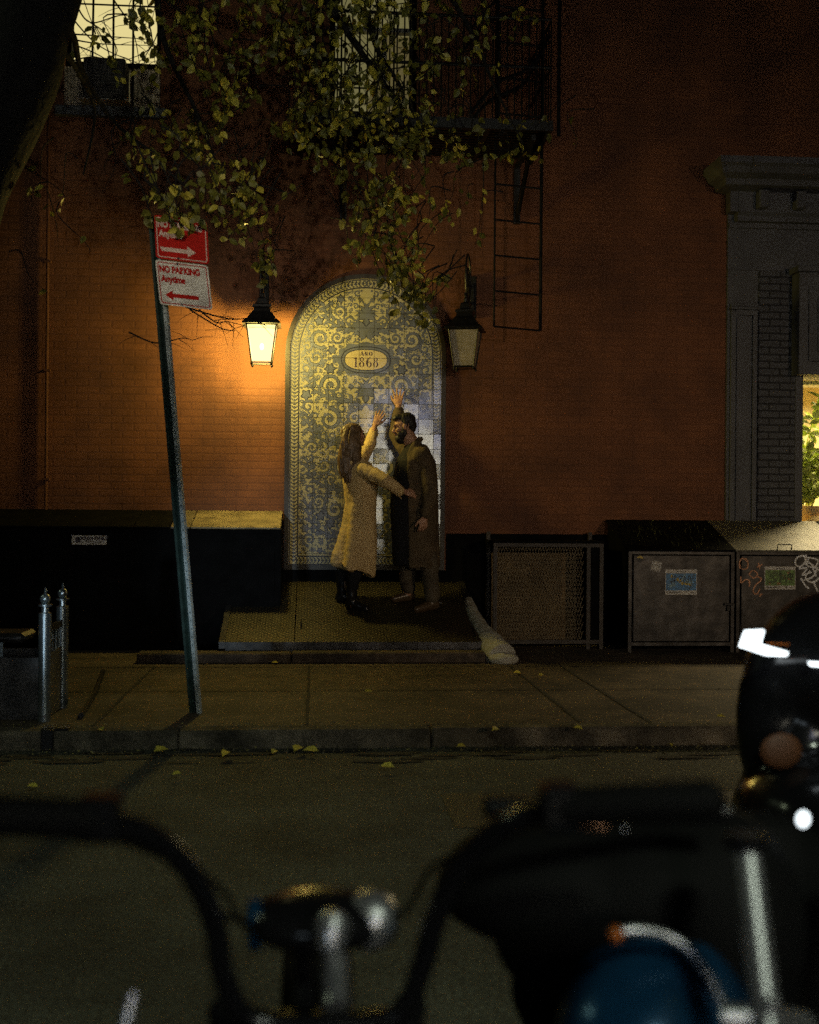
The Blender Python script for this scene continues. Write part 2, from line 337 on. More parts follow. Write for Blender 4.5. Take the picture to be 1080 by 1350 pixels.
def voxel(mb, size, smooth=4, disp=None):
    "one continuous skin round everything in the builder"
    me = mb.mesh('tmp'); o = bpy.data.objects.new('tmp', me); link(o)
    r = o.modifiers.new('r', 'REMESH'); r.mode = 'VOXEL'; r.voxel_size = size
    if smooth: q = o.modifiers.new('s', 'SMOOTH'); q.factor = .5; q.iterations = smooth
    dg = bpy.context.evaluated_depsgraph_get(); dg.update()
    out = bpy.data.meshes.new_from_object(o.evaluated_get(dg))
    bpy.data.objects.remove(o); bpy.data.meshes.remove(me)
    if disp:
        co = [v.co.copy() for v in out.vertices]; no = [v.normal.copy() for v in out.vertices]; fl = []
        for c, n_ in zip(co, no): fl.extend(c+disp(c, n_))
        out.vertices.foreach_set('co', fl); out.update()
    return out

def catmull(pts, k=6):
    pts = [V(p) for p in pts]; out = []
    for i in range(len(pts)-1):
        p0 = pts[max(i-1, 0)]; p1 = pts[i]; p2 = pts[i+1]; p3 = pts[min(i+2, len(pts)-1)]
        for j in range(k):
            t = j/k; out.append(.5*((2*p1)+(p2-p0)*t+(2*p0-5*p1+4*p2-p3)*t*t+(3*p1-p0-3*p2+p3)*t**3))
    out.append(pts[-1]); return out

def text_mesh(s, size, cx, cy, frame, thick=.001, xs=1.0, align='CENTER', bold=0):
    "lettering as solid mesh: frame maps (u, v) to a point; returns MB pieces"
    cu = bpy.data.curves.new('t', 'FONT'); cu.body = s; cu.size = size; cu.align_x = align; cu.align_y = 'CENTER'; cu.offset = bold
    o = bpy.data.objects.new('t', cu); link(o)
    dg = bpy.context.evaluated_depsgraph_get(); dg.update()
    me = bpy.data.meshes.new_from_object(o.evaluated_get(dg)); mb = MB()
    mb.v = [frame(cx+v.co.x*xs, cy+v.co.y) for v in me.vertices]; mb.f = [tuple(p.vertices) for p in me.polygons]; mb.m = [0]*len(mb.f)
    bpy.data.objects.remove(o); bpy.data.curves.remove(cu); bpy.data.meshes.remove(me)
    return mb
def join(a, b, k=0):
    n = len(a.v); a.v += b.v; a.f += [tuple(i+n for i in f) for f in b.f]; a.m += [k]*len(b.f); return a
def ribbon(mb, pts, ws, frame, k=0):
    mb.mi(k); L = []; n = len(pts)
    for i, p in enumerate(pts):
        a = pts[max(i-1, 0)]; b = pts[min(i+1, n-1)]; dx, dy = b[0]-a[0], b[1]-a[1]; d = sqrt(dx*dx+dy*dy) or 1
        w_ = ws[i] if hasattr(ws, '__len__') else ws
        L.append((frame(p[0]-dy/d*w_, p[1]+dx/d*w_), frame(p[0]+dy/d*w_, p[1]-dx/d*w_)))
    b0 = mb.add([q for l_ in L for q in l_])
    for i in range(n-1): a = b0+2*i; mb.face(a, a+1, a+3, a+2)
def poly2(mb, pts, frame, k=0):
    mb.mi(k); b = mb.add([frame(*p) for p in pts]); mb.face(*range(b, b+len(pts)))

# ================================================================ the street
WY = 11.0                         # face of the brick wall
ZS = .10                          # sidewalk height
def zof(py, Y=WY): return P(540, py, Y).z
def xof(px, Y=WY, py=600): return P(px, py, Y).x
sheet = MB().quad((-150, -60, -.006), (150, -60, -.006), (150, 150, -.006), (-150, 150, -.006)).build('ground', 'dirty'); tag(sheet, kind='structure')
b = MB().box((-60, -2.2, -.3), (60, 6.60, 0)); tag(b.build('street', 'asphalt'), kind='structure')
b = MB().box((-60, 6.76, -.3), (60, 11.3, ZS)); tag(b.build('sidewalk', 'concrete'), kind='structure')
# kerb: stones with slightly uneven heads
b = MB(); x = -30
while x < 30:
    L = rnd.uniform(1.3, 2.1); dz = rnd.uniform(-.006, .006)
    b.box((x+.004, 6.60+rnd.uniform(0, .012), -.3), (x+L-.004, 6.757, ZS+.004+dz)); x += L
tag(b.build('kerb', 'curbstone', bevel=.012), kind='structure')
b = MB().box((-60, -9, -.3), (60, -2.2, ZS)); tag(b.build('far_sidewalk', 'concrete'), kind='structure')
# dirt strip in the gutter and sidewalk joints
b = MB()
for k in range(150):
    x = rnd.uniform(-7, 8); y = rnd.uniform(6.22, 6.58); r = rnd.uniform(.02, .16); n = 9
    z = .002+.00004*k
    b.v += []; i0 = b.add([(x+cos(2*pi*j/n)*r*1.8*rnd.uniform(.5, 1), y+sin(2*pi*j/n)*r*.35*rnd.uniform(.5, 1), z) for j in range(n)]); b.face(*range(i0, i0+n))
tag(b.build('gutter_dirt', 'dirty'), kind='structure')
b = MB()
def joint_line(x0, y0, x1, y1, w_, z=ZS+.004):
    n = 24; d = V((x1-x0, y1-y0, 0)); t = V((-d.y, d.x, 0)).normalized(); pts = []
    for i in range(n+1):
        c = V((x0, y0, z))+d*(i/n)+t*rnd.uniform(-.004, .004); q = w_*rnd.uniform(.6, 1.3)/2
        pts.append((c-t*q, c+t*q))
    i0 = b.add([p for q in pts for p in q])
    for i in range(n): a = i0+2*i; b.face(a, a+1, a+3, a+2)
for px in (128, 405, 760, 850): X = P(px, 945, 6.9).x; joint_line(X, 6.77, X, 9.3, .022)
for X in (-5.6, -4.2, 4.1, 5.6, 7.1): joint_line(X, 6.77, X, 10.9, .02)
joint_line(-12, 8.05, 12, 8.05, .018, ZS+.008); joint_line(-12, 9.28, 12, 9.28, .02, ZS+.008)
tag(b.build('sidewalk_joints', 'joint'), kind='structure')
# tar repairs and a patch cut in the asphalt
b = MB()
for (x0, x1, y0, y1) in ((.6, 2.6, 4.9, 5.5), (-3, -1.2, 5.0, 5.3)):
    n = 30; lo = [(x0+(x1-x0)*i/n, y0+rnd.uniform(-.02, .02), .003) for i in range(n+1)]; hi = [(x0+(x1-x0)*i/n, y1+rnd.uniform(-.02, .02), .003) for i in range(n+1)]
    i0 = b.add(lo+hi)
    for i in range(n): b.face(i0+i, i0+i+1, i0+n+2+i, i0+n+1+i)
tag(b.build('asphalt_patches', mat('tar_patch', (.022, .022, .021), .6, var=.5, vscale=50, bump=.6, bscale=90)), kind='structure')

# grit and leaf crumbs along the kerb: nobody could count them
b = MB()
for k in range(5200):
    side = rnd.random()
    if side < .45: x, y, z = rnd.uniform(-5, 5.5), 6.58-abs(rnd.gauss(0, .12)), .012
    elif side < .8: x, y, z = rnd.uniform(-5, 5.5), 6.66+abs(rnd.gauss(0, .10)), ZS+.014
    else: x, y, z = rnd.uniform(-5, 5.5), rnd.uniform(6.7, 10), ZS+.010
    r = rnd.uniform(.002, .008)*(1.5 if rnd.random() < .08 else 1); a = rnd.uniform(0, 6.3); b.mi(0 if rnd.random() < .7 else 1)
    b.quad(*[(x+cos(a+t)*r*s_, y+sin(a+t)*r*s_, z+rnd.uniform(-.004, .006)) for t, s_ in ((0, 1), (1.4, .6), (3.1, 1), (4.7, .7))])
tag(b.build('leaf_litter', [mat('crumbs', (.15, .13, .09), .8, var=.3), mat('leaf_bits', (.30, .27, .08), .7, var=.3)]), 'crumbs of dry leaf and grit strewn along the kerb', 'litter', kind='stuff')

# ================================================================ brick building
XR = xof(956)                      # corner where the grey shopfront begins
XL = -16.0
W1 = (xof(80), xof(208), zof(157), zof(-120)); W2 = (xof(431), xof(546), zof(152), zof(-60))
BB = thing('brick_building', 'orange painted brick building with tiled arch and barred windows', 'building', (0, WY, ZS))
b = MB()
cols = [XL, W1[0], W1[1], W2[0], W2[1], XR]
b.box((XL, WY, ZS), (W1[0], WY+.35, 9)); b.box((W1[1], WY, ZS), (W2[0], WY+.35, 9)); b.box((W2[1], WY, ZS), (XR, WY+.35, 9))
for wv in (W1, W2): b.box((wv[0], WY, ZS), (wv[1], WY+.35, wv[2])); b.box((wv[0], WY, wv[3]), (wv[1], WY+.35, 9))
b.build('wall', 'brick', BB)
MB().box((XL, WY+.35, ZS), (XR, WY+6, 9)).build('rear_block', 'black_paint', BB)
MB().box((XL, WY-.012, ZS), (xof(377)-.03, WY-.001, zof(700))).box((xof(585)+.03, WY-.012, ZS), (XR, WY-.001, zof(703))).box((xof(377)-.03, WY-.012, ZS), (xof(585)+.03, WY-.001, zof(751.5))).build('painted_base', 'black_paint', BB)
def window(wv, sill, panemat, name='window'):
    fr = MB(); x0, x1, z0, z1 = wv
    fr.box((x0, WY+.10, z0), (x0+.05, WY+.2, z1)); fr.box((x1-.05, WY+.10, z0), (x1, WY+.2, z1)); fr.box((x0+.05, WY+.10, z1-.06), (x1-.05, WY+.2, z1))
    fr.box((x0+.05, WY+.10, z0), (x1-.05, WY+.2, z0+.05))
    o = fr.build(name, 'black_paint', BB)
    MB().box((x0-.06, WY-.07, z0-.09), (x1+.06, WY+.1, z0-.002)).build('sill', 'grey_paint', o)
    MB().box((x0+.05, WY+.21, z0+.05), (x1-.05, WY+.22, z1-.06)).build('pane', panemat, o)
    return o
w1 = window(W1, 1, 'pane_lit')
zr = zof(95)
MB().box((W1[0]+.05, WY+.08, zr-.05), (W1[1]-.05, WY+.17, zr+.012)).build('sash_rail', 'black_paint', w1)
g = MB()                                    # window guard: uprights and one bowed rail
for i, px in enumerate((118, 146, 172)): x = xof(px); g.tube([(x, WY-.03, W1[2]+.02), (x+(.02 if i == 0 else 0), WY-.03, W1[3])], .011, 6)
g.tube([(W1[0], WY-.03, zof(25)), (W1[1], WY-.03, zof(25))], .008, 6); g.tube([(W1[0], WY-.03, zof(-70)), (W1[1], WY-.03, zof(-70))], .008, 6)
g.build('window_guard', 'iron', w1, label='black iron bars before the bright window')
w2 = window(W2, 1, 'curtain_lit')
zc = zof(34)
MB().box((W2[0]+.05, WY+.09, zc-.03), (W2[1]-.05, WY+.17, zc+.01)).box((xof(500), WY+.12, W2[2]+.05), (xof(500)+.05, WY+.17, zc-.03)).build('sash_rail', 'white_metal', w2)
g = MB()
for px in (446, 470, 493, 515, 536): x = xof(px); g.tube([(x, WY-.03, W2[2]+.02), (x, WY-.03, W2[3])], .010, 6)
g.tube([(W2[0], WY-.03, zof(120)), (W2[1], WY-.03, zof(120))], .008, 6)
g.build('window_guard', 'iron', w2)
cx = MB(); cx.quad((xof(480), WY+.19, W2[2]+.05), (xof(545), WY+.19, W2[2]+.05), (xof(545), WY+.19, zc-.03), (xof(500), WY+.19, zc-.03)); cx.build('curtain', mat('brown_curtain', (.25, .2, .1), .7, emit=(.30, .24, .09), estr=.30), w2)
# conduit
b = MB().tube([(xof(62), WY-.03, ZS+1.1), (xof(62), WY-.03, 5.0)], .014, 8)
for z in (1.6, 2.6, 3.6): b.box((xof(62)-.03, WY-.045, z), (xof(62)+.03, WY-.001, z+.02))
tag(b.build('conduit', mat('painted_conduit', (.12, .042, .02), .8, var=.2), loc=(xof(62), WY, ZS)), 'thin painted conduit running up the wall above the trash lockers', 'pipe')

# air conditioner in the left window
t = thing('air_conditioner', 'dark air conditioner under the bright barred window with pale side panels', 'air conditioner', (xof(146), WY, W1[2]))
xa, xb = xof(112), xof(166); zt = zr-.055
bd = MB().box((xa, WY-.22, W1[2]+.012), (xb, WY+.075, zt)).build('casing', mat('dull_brown_metal', (.05, .045, .04), .6), t, bevel=.01)
g = MB()
for i in range(9): z = W1[2]+.03+i*.03; g.box((xa+.02, WY-.228, z), (xb-.02, WY-.221, z+.012))
g.build('grille', mat('grille_metal', (.10, .09, .08), .5), bd)
for xs in ((W1[0]+.002, xa-.004), (xb+.004, W1[1]-.002)):
    a = MB(); n = 14; pts = [(xs[0]+(xs[1]-xs[0])*i/n, WY+.03+(.02 if i % 2 else 0)) for i in range(n+1)]
    for (x_, y_), (x2, y2) in zip(pts, pts[1:]): a.quad((x_, y_, W1[2]+.01), (x2, y2, W1[2]+.01), (x2, y2, zt), (x_, y_, zt))
    a.build('side_panel', 'accordion', t)
MB().box((xa-.03, WY-.24, W1[2]+.001), (xb+.03, WY-.02, W1[2]+.011)).build('support_tray', 'white_metal', t)

# ---------------------------------------------------------------- tiled arch mural
TX0, TX1 = xof(377), xof(585); TB = zof(750); TT = zof(365); TC = (TX0+TX1)/2; TW = (TX1-TX0)/2; ZSP = TT-TW
mural = thing('tile_mural', 'arched blue and cream tile mural with oval plaque reading ANO 1868', 'tile mural', (TC, WY, TB))
def arch(r, zb, n=40):                      # outline (x, z), r = half width
    o = [(-r, zb)]+[(r*cos(pi-pi*i/n), ZSP+r*sin(pi*i/n)) for i in range(n+1)]+[(r, zb)]
    return o
def F(off):
    return lambda u, v: V((TC+u, WY-off, v))
def band(mb, r0, r1, zb0, zb1, y, k=0):
    mb.mi(k); A = arch(r0, zb0); B = arch(r1, zb1); n = len(A)
    i0 = mb.add([(TC+a[0], y, a[1]) for a in A]+[(TC+q[0], y, q[1]) for q in B])
    for i in range(n): j = (i+1) % n; mb.face(i0+i, i0+j, i0+n+j, i0+n+i)
b = MB(); A = arch(TW-.03, TB+.03)
b.prism([(TC+a, WY-.012, z) for a, z in A], (0, -.008, 0)); b.build('tile_field', 'tile', mural)
# moulded frame round the arch
fr = MB(); ro, ri = TW-.010, TW-.030
for (r0, r1, y0, y1) in ((ro+.022, ri, WY-.030, WY-.001),):
    A = arch(r0, TB-.01); B = arch(r1, TB+.035); n = len(A)
    a0 = fr.add([(TC+a[0], y0, a[1]) for a in A]); b0 = fr.add([(TC+q[0], y0, q[1]) for q in B]); a1 = fr.add([(TC+a[0], y1, a[1]) for a in A]); b1 = fr.add([(TC+q[0], y1, q[1]) for q in B])
    for i in range(n):
        j = (i+1) % n; fr.face(a0+i, a0+j, b0+j, b0+i); fr.face(a0+i, a1+i, a1+j, a0+j); fr.face(b0+i, b0+j, b1+j, b1+i)
fr.build('frame', 'frame_wood', mural)
pt = MB()                                   # the painted pattern; 0 ink outline, 1 lavender wash
CNT = [0]
I = lambda u, v: V((TC+u, WY-.0204-(CNT[0] % 97)*4e-6, v)); Wm = lambda u, v: V((TC+u, WY-.0210-(CNT[0] % 97)*4e-6, v))
def both(fn):
    CNT[0] += 1; fn(I, Wm, 1); CNT[0] += 1; fn(lambda u, v: I(-u, v), lambda u, v: Wm(-u, v), -1)
def strip(pts, ws, core=.7):
    def f(a, c, s):
        ribbon(pt, pts, ws, a, 0); ribbon(pt, pts, [q*core if hasattr(ws, '__len__') else ws*core for q in (ws if hasattr(ws, '__len__') else [ws]*len(pts))], c, 1)
    both(f)
def blob2(cx_, cy_, rx, ry, ang=0, n=10, core=.74, lobes=0, la=.25):
    P_ = []; Q = []
    for i in range(n if not lobes else lobes*6):
        N = n if not lobes else lobes*6; t = 2*pi*i/N; r = 1+(la*cos(lobes*t) if lobes else 0)
        x_, y_ = rx*r*cos(t), ry*r*sin(t); P_.append((x_*cos(ang)-y_*sin(ang), x_*sin(ang)+y_*cos(ang)))
    def f(a, c, s):
        poly2(pt, [(cx_+p, cy_+q) for p, q in P_], a, 0); poly2(pt, [(cx_+p*core, cy_+q*core) for p, q in P_], c, 1)
    both(f)
FR = TW-.034-.088                            # half width of the inner field
def inside(u, v, r):
    if u+r > FR or u-r < .003 or v-r < TB+.13: return False
    if v > ZSP and sqrt(u*u+(v-ZSP)**2)+r > FR: return False
    return (u/(.27+r))**2+((v-PZ)/(.165+r))**2 > 1
PZ = zof(476)
R2 = random.Random(21); placed = []
def leaf2(x_, y_, a, L, wd):
    pts = [(x_+cos(a)*L*t-sin(a)*L*.22*sin(pi*t), y_+sin(a)*L*t+cos(a)*L*.22*sin(pi*t)) for t in [i/6 for i in range(7)]]
    strip(pts, [wd*sin(pi*min(.97, .08+t))**.8 for t in [i/6 for i in range(7)]], .66)
def spiral(cu, cv, R, a0, hand):
    turns = 1.45; n = 26; pts = []; ws = []
    for i in range(n+1):
        t = i/n; r = R*(1-.82*t); a = a0+hand*turns*2*pi*t; pts.append((cu+r*cos(a), cv+r*sin(a))); ws.append(R*(.15*(1-t)+.05))
    strip(pts, ws, .66)
    for i in range(1, 11):                   # acanthus lobes round the outer turn
        t = i/17; r = R*(1-.82*t)+R*.10; a = a0+hand*turns*2*pi*t
        leaf2(cu+r*.96*cos(a), cv+r*.96*sin(a), a+hand*1.15, R*.30, R*.085)
    blob2(cu, cv, R*.24, R*.24, 0, lobes=6)
    placed.append((cu, cv, R))
def flower(cu, cv, R):
    blob2(cu, cv, R*.82, R*.82, R2.uniform(0, 1), lobes=R2.choice((5, 6, 8)), la=.22); blob2(cu, cv, R*.28, R*.28); placed.append((cu, cv, R))
def sprig(cu, cv, R):
    a = R2.uniform(0, 6.3)
    strip([(cu-R*.8*cos(a), cv-R*.8*sin(a)), (cu+.1*R*sin(a), cv-.1*R*cos(a)), (cu+R*.8*cos(a), cv+R*.8*sin(a))], R*.06)
    for k in (-.5, -.1, .3):
        for s_ in (1, -1): leaf2(cu+R*k*cos(a), cv+R*k*sin(a), a+s_*1.0, R*.62, R*.16)
    placed.append((cu, cv, R))
def curl(cu, cv, R):
    a0 = R2.uniform(0, 6.3); h = R2.choice((1, -1)); pts = [(cu+R*(1-.8*i/15)*cos(a0+h*i*.48), cv+R*(1-.8*i/15)*sin(a0+h*i*.48)) for i in range(16)]
    strip(pts, [R*.24*(1-.5*i/15) for i in range(16)], .6)
    if R > .024:
        for k in (2, 5, 8): leaf2(pts[k][0], pts[k][1], a0+h*k*.48+h*.9, R*.55, R*.14); placed.append((cu, cv, R))
# the big stems: pairs of S-curves rising from the centre line, each carrying spirals
for k, (vb, hh) in enumerate(((TB+.16, .52), (TB+.62, .46), (TB+1.05, .44), (TB+1.50, .36), (PZ+.20, .34))):
    pts = catmull([(.03, vb), (.16, vb+hh*.22), (.34, vb+hh*.30), (.50, vb+hh*.52), (.545, vb+hh*.85)], 7)
    if k >= 3: pts = [(p[0]*(.93 if k == 3 else .80), p[1]) for p in [(q.x if hasattr(q, 'x') else q[0], q[1]) for q in pts]] if False else pts
    pts = [(p.x, p.y) for p in [V((q[0], q[1], 0)) for q in [(p[0], p[1]) for p in pts]]]
    if k == 4: pts = [(p[0]*.72, p[1]) for p in pts]
    n = len(pts); strip(pts, [.019*(1-.55*i/(n-1)) for i in range(n)], .55)
    for i in range(3, n-1, 3):
        a = atan2(pts[i+1][1]-pts[i][1], pts[i+1][0]-pts[i][0])
        for s_ in (1, -1): leaf2(pts[i][0], pts[i][1], a+s_*.75, .085, .017)
    for i in range(0, n, 4): placed.append((pts[i][0], pts[i][1], .022))
for vb in (TB+.16, TB+.56, TB+1.0, PZ-.36, PZ+.36):          # palmettes down the centre line
    for a, L_ in ((1.35, .17), (1.0, .15), (.62, .12), (.2, .10), (-.35, .085)): leaf2(.012, vb+.03, a, L_, .021)
    blob2(.0, vb, .030, .045, lobes=4, la=.15); strip([(.0005, vb-.05), (.03, vb-.075), (.07, vb-.06), (.085, vb-.03)], [.010, .012, .010, .006])
    placed.append((.06, vb+.06, .07)); placed.append((.02, vb+.15, .03)); placed.append((.05, vb-.05, .04))
tries = (((.11, .09), 900, spiral, 5), ((.08, .06), 1800, spiral, 12), ((.062, .045), 3500, None, 60), ((.042, .028), 8000, None, 170), ((.027, .017), 14000, curl, 420), ((.017, .009), 16000, None, 520))
for (rmax, rmin), nt_, fn, lim in tries:
    c = 0
    for _ in range(nt_):
        if c >= lim: break
        R = R2.uniform(rmin, rmax); u = R2.uniform(.04, FR); v_ = R2.uniform(TB+.12, TT-.1)
        if not inside(u, v_, R): continue
        if any((u-a)**2+(v_-q)**2 < (R*.90+r*.88)**2 for a, q, r in placed): continue
        c += 1
        if fn is spiral: spiral(u, v_, R, R2.uniform(0, 6.3), R2.choice((1, -1)))
        elif fn is curl: curl(u, v_, R)
        elif rmax < .025: blob2(u, v_, R*.7, R*.7, n=7); placed.append((u, v_, R))
        else: R2.choice((flower, sprig, sprig, curl))(u, v_, R)
for s_, v_ in ((.05, PZ+.32), (.10, PZ+.40), (.16, PZ+.36)): leaf2(.02, PZ+.2, 1.3-s_*4, .2, .03)
# border band: rows of little leaves between two lines
band(pt, TW-.036, TW-.046, TB+.035, TB+.045, WY-.0208, 0); band(pt, FR+.012, FR, TB+.110, TB+.122, WY-.0208, 0)
rb = (TW-.046+FR+.012)/2; zb = TB+.078; path = []
z = zb
while z < ZSP: path.append((rb, z, pi/2)); z += .034
n = int(pi*rb/2/.034)
for i in range(n+1): a = pi/2*i/n; path.append((rb*cos(a), ZSP+rb*sin(a), a+pi/2))
u = rb-.034
while u > 0: path.append((u, zb, 0)); u -= .034
for i, (u, z, a) in enumerate(path):
    blob2(u, z, .013, .013, n=6, core=.5)
    for s_ in (1, -1): blob2(u-sin(a)*.021*s_+cos(a)*.010, z+cos(a)*.021*s_+sin(a)*.010, .013, .006, a+s_*.8, n=6, core=.4)
pt.build('painted_pattern', ['ink', 'wash'], mural)
# oval plaque
pq = MB(); 
def stad(a, c, n=40): return [(a*abs(cos(t))**.8*(1 if cos(t) > 0 else -1), c*abs(sin(t))**.85*(1 if sin(t) > 0 else -1)) for t in [2*pi*i/n for i in range(n)]]
for (a, c, y0, k) in ((.275, .160, .0217, 3), (.236, .128, .0220, 0), (.224, .118, .0223, 1), (.204, .101, .0226, 0), (.196, .093, .0229, 2)):
    pq.mi(k); q = stad(a, c, 48)
    if k == 3: q = [(x_*(1+.05*cos(12*i/48*2*pi)), y_*(1+.07*cos(12*i/48*2*pi))) for i, (x_, y_) in enumerate(q)]
    i0 = pq.add([(TC+x_, WY-y0, PZ+y_) for x_, y_ in q]); pq.face(*range(i0, i0+48))
plq = pq.build('plaque', ['ink', 'wash', 'ochre', 'wash'], mural)
NW = [0]; wr = MB(); Fw = lambda u, v: V((TC+u, WY-.0232-NW[0]*3e-6, PZ+v))
def ring(cu, cv, rx, ry, th, tv=.25, n=28):
    o = [(cu+rx*cos(2*pi*i/n), cv+ry*sin(2*pi*i/n)) for i in range(n)]; q = [(cu+(rx-th)*cos(2*pi*i/n), cv+(ry-th*tv)*sin(2*pi*i/n)) for i in range(n)]
    i0 = wr.add([Fw(*p) for p in o+q])
    for i in range(n): j = (i+1) % n; wr.face(i0+i, i0+j, i0+n+j, i0+n+i)
def rect(u0, v0, u1, v1): i0 = wr.add([Fw(u0, v0), Fw(u1, v0), Fw(u1, v1), Fw(u0, v1)]); wr.face(i0, i0+1, i0+2, i0+3)
def line(u0, v0, u1, v1, t): ribbon(wr, [(u0, v0), (u1, v1)], t/2, Fw)
def one(c): NW[0] += 1; rect(c-.007, -.065, c+.007, .022); rect(c-.018, -.070, c+.018, -.065); line(c-.006, .018, c-.020, .008, .006)
def eight(c): ring(c, .004, .019, .0195, .010, .3); NW[0] += 50; ring(c, -.042, .024, .0275, .013, .25)
def six(c): NW[0] += 50; ring(c, -.042, .024, .0275, .013, .25); ribbon(wr, [(c-.022, -.04), (c-.020, -.015), (c-.010, .008), (c+.006, .022), (c+.016, .018)], [.006, .008, .006, .003, .005], Fw)
one(-.095); eight(-.040); six(.028); eight(.090)
zt0, zt1 = .040, .078
line(-.054, zt0, -.040, zt1, .004); line(-.040, zt1, -.026, zt0, .009); NW[0] += 99; rect(-.047, .050, -.033, .053)
rect(-.012, zt0, -.008, zt1); line(-.010, zt1, .010, zt0, .009); rect(.008, zt0, .012, zt1)
ring(.042, .059, .017, .020, .009, .3)
wr.build('inscription', 'brown', plq)

# ---------------------------------------------------------------- wall lanterns
def lantern(name, label, on, px, py_top, Y, rz):
    "local origin at the wall plate; lantern body hangs from a scrolled bracket, size measured on the photograph"
    t = thing(name, label, 'wall lantern', (0, 0, 0), 'wall lanterns flanking the tile mural')
    D = WY-Y; H = .40                         # body hangs D off the wall; z = 0 at the glass foot
    c = V((0, -D, 0)); wt, wb, gh = .132, .088, .335
    def sq(r, z): return [c+V((r*sx, r*sy, z)) for sx, sy in ((-1, -1), (1, -1), (1, 1), (-1, 1))]
    gl = MB()
    for i in range(4):
        a = sq(wb-.004, .012); d = sq(wt-.004, gh); j = (i+1) % 4; gl.quad(a[i], a[j], d[j], d[i])
    gl.build('glass', 'lamp_on' if on else 'lamp_off', t)
    f = MB()
    for i in range(4):
        a = sq(wb, 0)[i]; d = sq(wt, gh)[i]; f.tube([a, d], .0065, 6); f.ball(a-V((0, 0, .012)), (.012, .012, .016), 8)
        j = (i+1) % 4; f.tube([sq(wb, 0)[i], sq(wb, 0)[j]], .0065, 6); f.tube([sq(wt, gh)[i], sq(wt, gh)[j]], .007, 6)
    f.build('frame', 'iron', t)
    r = MB(); R_ = lambda rr, z: [c+V((rr*x_, rr*y_, z)) for x_, y_ in ((-1, -1), (1, -1), (1, 1), (-1, 1))]
    r.rings([R_(.172, gh+.004), R_(.166, gh+.022), R_(.128, gh+.055), R_(.100, gh+.10), R_(.078, gh+.125), R_(.070, gh+.15), R_(.084, gh+.165), R_(.082, gh+.185), R_(.048, gh+.20), R_(.040, gh+.245), R_(.02, gh+.262)])
    ro_ = r.build('roof', 'iron', t)
    MB().lathe([(.016, 0), (.018, .03), (.008, .045), (.014, .06), (.002, .085)], c+V((0, 0, gh+.262)), n=10).build('finial', 'iron', ro_)
    # wall plate, arm, scroll ring
    MB().box((-.045, -.02, .52), (.045, -.001, .92)).box((-.03, -.05, .60), (.03, -.02, .84)).build('wall_plate', 'iron', t, bevel=.006)
    a = MB(); a.tube(catmull([(0, -.03, .66), (0, -D*.45, .62), (0, -D*.8, .68), (0, -D, gh+.34)], 6), .014, 8)
    q = [(0, -D*.62+.16*cos(2*pi*k/28), .86+.21*sin(2*pi*k/28)) for k in range(29)]; a.tube(q, .010, 6)
    q = [(0, -D*.62+(.12-.1*k/24)*cos(.5*k-1.2), .84+(.13-.11*k/24)*sin(.5*k-1.2)) for k in range(25)]; a.tube(q, .008, 6)
    a.tube([(0, -.03, .80), (0, -D*.62+.155, .83)], .010, 6); a.build('scroll_bracket', 'iron', t)
    if on:
        MB().ball(c+V((0, 0, .15)), (.018, .018, .03), 10).build('bulb', 'bulb', t)
        pl = bpy.data.lights.new('lantern_flame', 'POINT'); pl.energy = 100; pl.color = (1, .76, .17); pl.shadow_soft_size = .075
        po = bpy.data.objects.new('lantern_flame', pl); link(po); po.parent = t; po.location = c+V((0, 0, .21))
    p = P(px, 0, Y); z = P(px, py_top, Y).z; t.location = (p.x, WY, z); t.rotation_euler.z = rz
    return t
lantern('wall_lantern', 'lit warm wall lantern left of the tile mural, casting an orange glow', True, 349, 479, 10.62, radians(0))
lantern('wall_lantern', 'unlit wall lantern with dusky glass right of the tile mural', False, 634, 485, 10.55, radians(-15))

# ---------------------------------------------------------------- fire escape
fe = thing('fire_escape', 'black iron fire escape balcony with drop ladder above the unlit lantern', 'fire escape', (xof(700), WY, zof(205)))
X0, X1 = P(395, 170, 10.02).x, P(726, 170, 10.02).x; zf = zof(205); YF = 10.02
b = MB(); 
for i in range(13): y = YF+.02+i*.075; b.box((X0, y, zf), (X1, y+.042, zf+.02))
for i in range(5): x = X0+(X1-X0)*i/4; b.box((x-.02, YF, zf-.045), (x+.02, WY-.001, zf-.002))
b.box((X0-.02, YF-.012, zf-.05), (X1+.02, YF+.008, zf+.04)); b.box((X1+.001, YF+.01, zf-.05), (X1+.018, WY-.001, zf+.04)); b.build('platform', 'iron', fe)
b = MB(); n = 34
for i in range(n+1): x = X0+(X1-X0)*i/n; b.tube([(x, YF, zf+.04), (x, YF, zf+.92)], .0065, 4)
for i in range(1, 9): y = YF+(WY-YF)*i/9; b.tube([(X1, y, zf+.04), (X1, y, zf+.92)], .0065, 4)
for z in (zf+.92, zf+.5): b.tube([(X0, YF, z), (X1, YF, z), (X1, WY-.01, z)], .014, 6)
b.build('railing', 'iron', fe)
for x in (xof(688, 10.6), X0+.4):
    b = MB(); b.box((x-.02, YF+.1, zf-.10), (x+.02, WY-.002, zf-.052)); b.box((x-.03, WY-.04, zof(292)), (x+.03, WY-.002, zf-.10))
    b.prism([(x-.012, WY-.04, zof(292)), (x-.012, WY-.04, zof(275)), (x-.012, YF+.14, zf-.10), (x-.012, YF+.28, zf-.10)][::1], (.024, 0, 0)); b.build('bracket', 'iron', fe)
b = MB(); x0, x1 = xof(650, 10.4), xof(711, 10.4); Yl = 10.4; zb = P(680, 431, Yl).z
b.tube([(x0, Yl, zb), (x0, Yl, zf+1.3)], .010, 6); b.tube([(x1, Yl, zb-.03), (x1, Yl, zf+1.3)], .016, 6)
for k in range(11): z = zb+.32*k; b.tube([(x0, Yl, z), (x1, Yl, z-.03)], .009, 6)
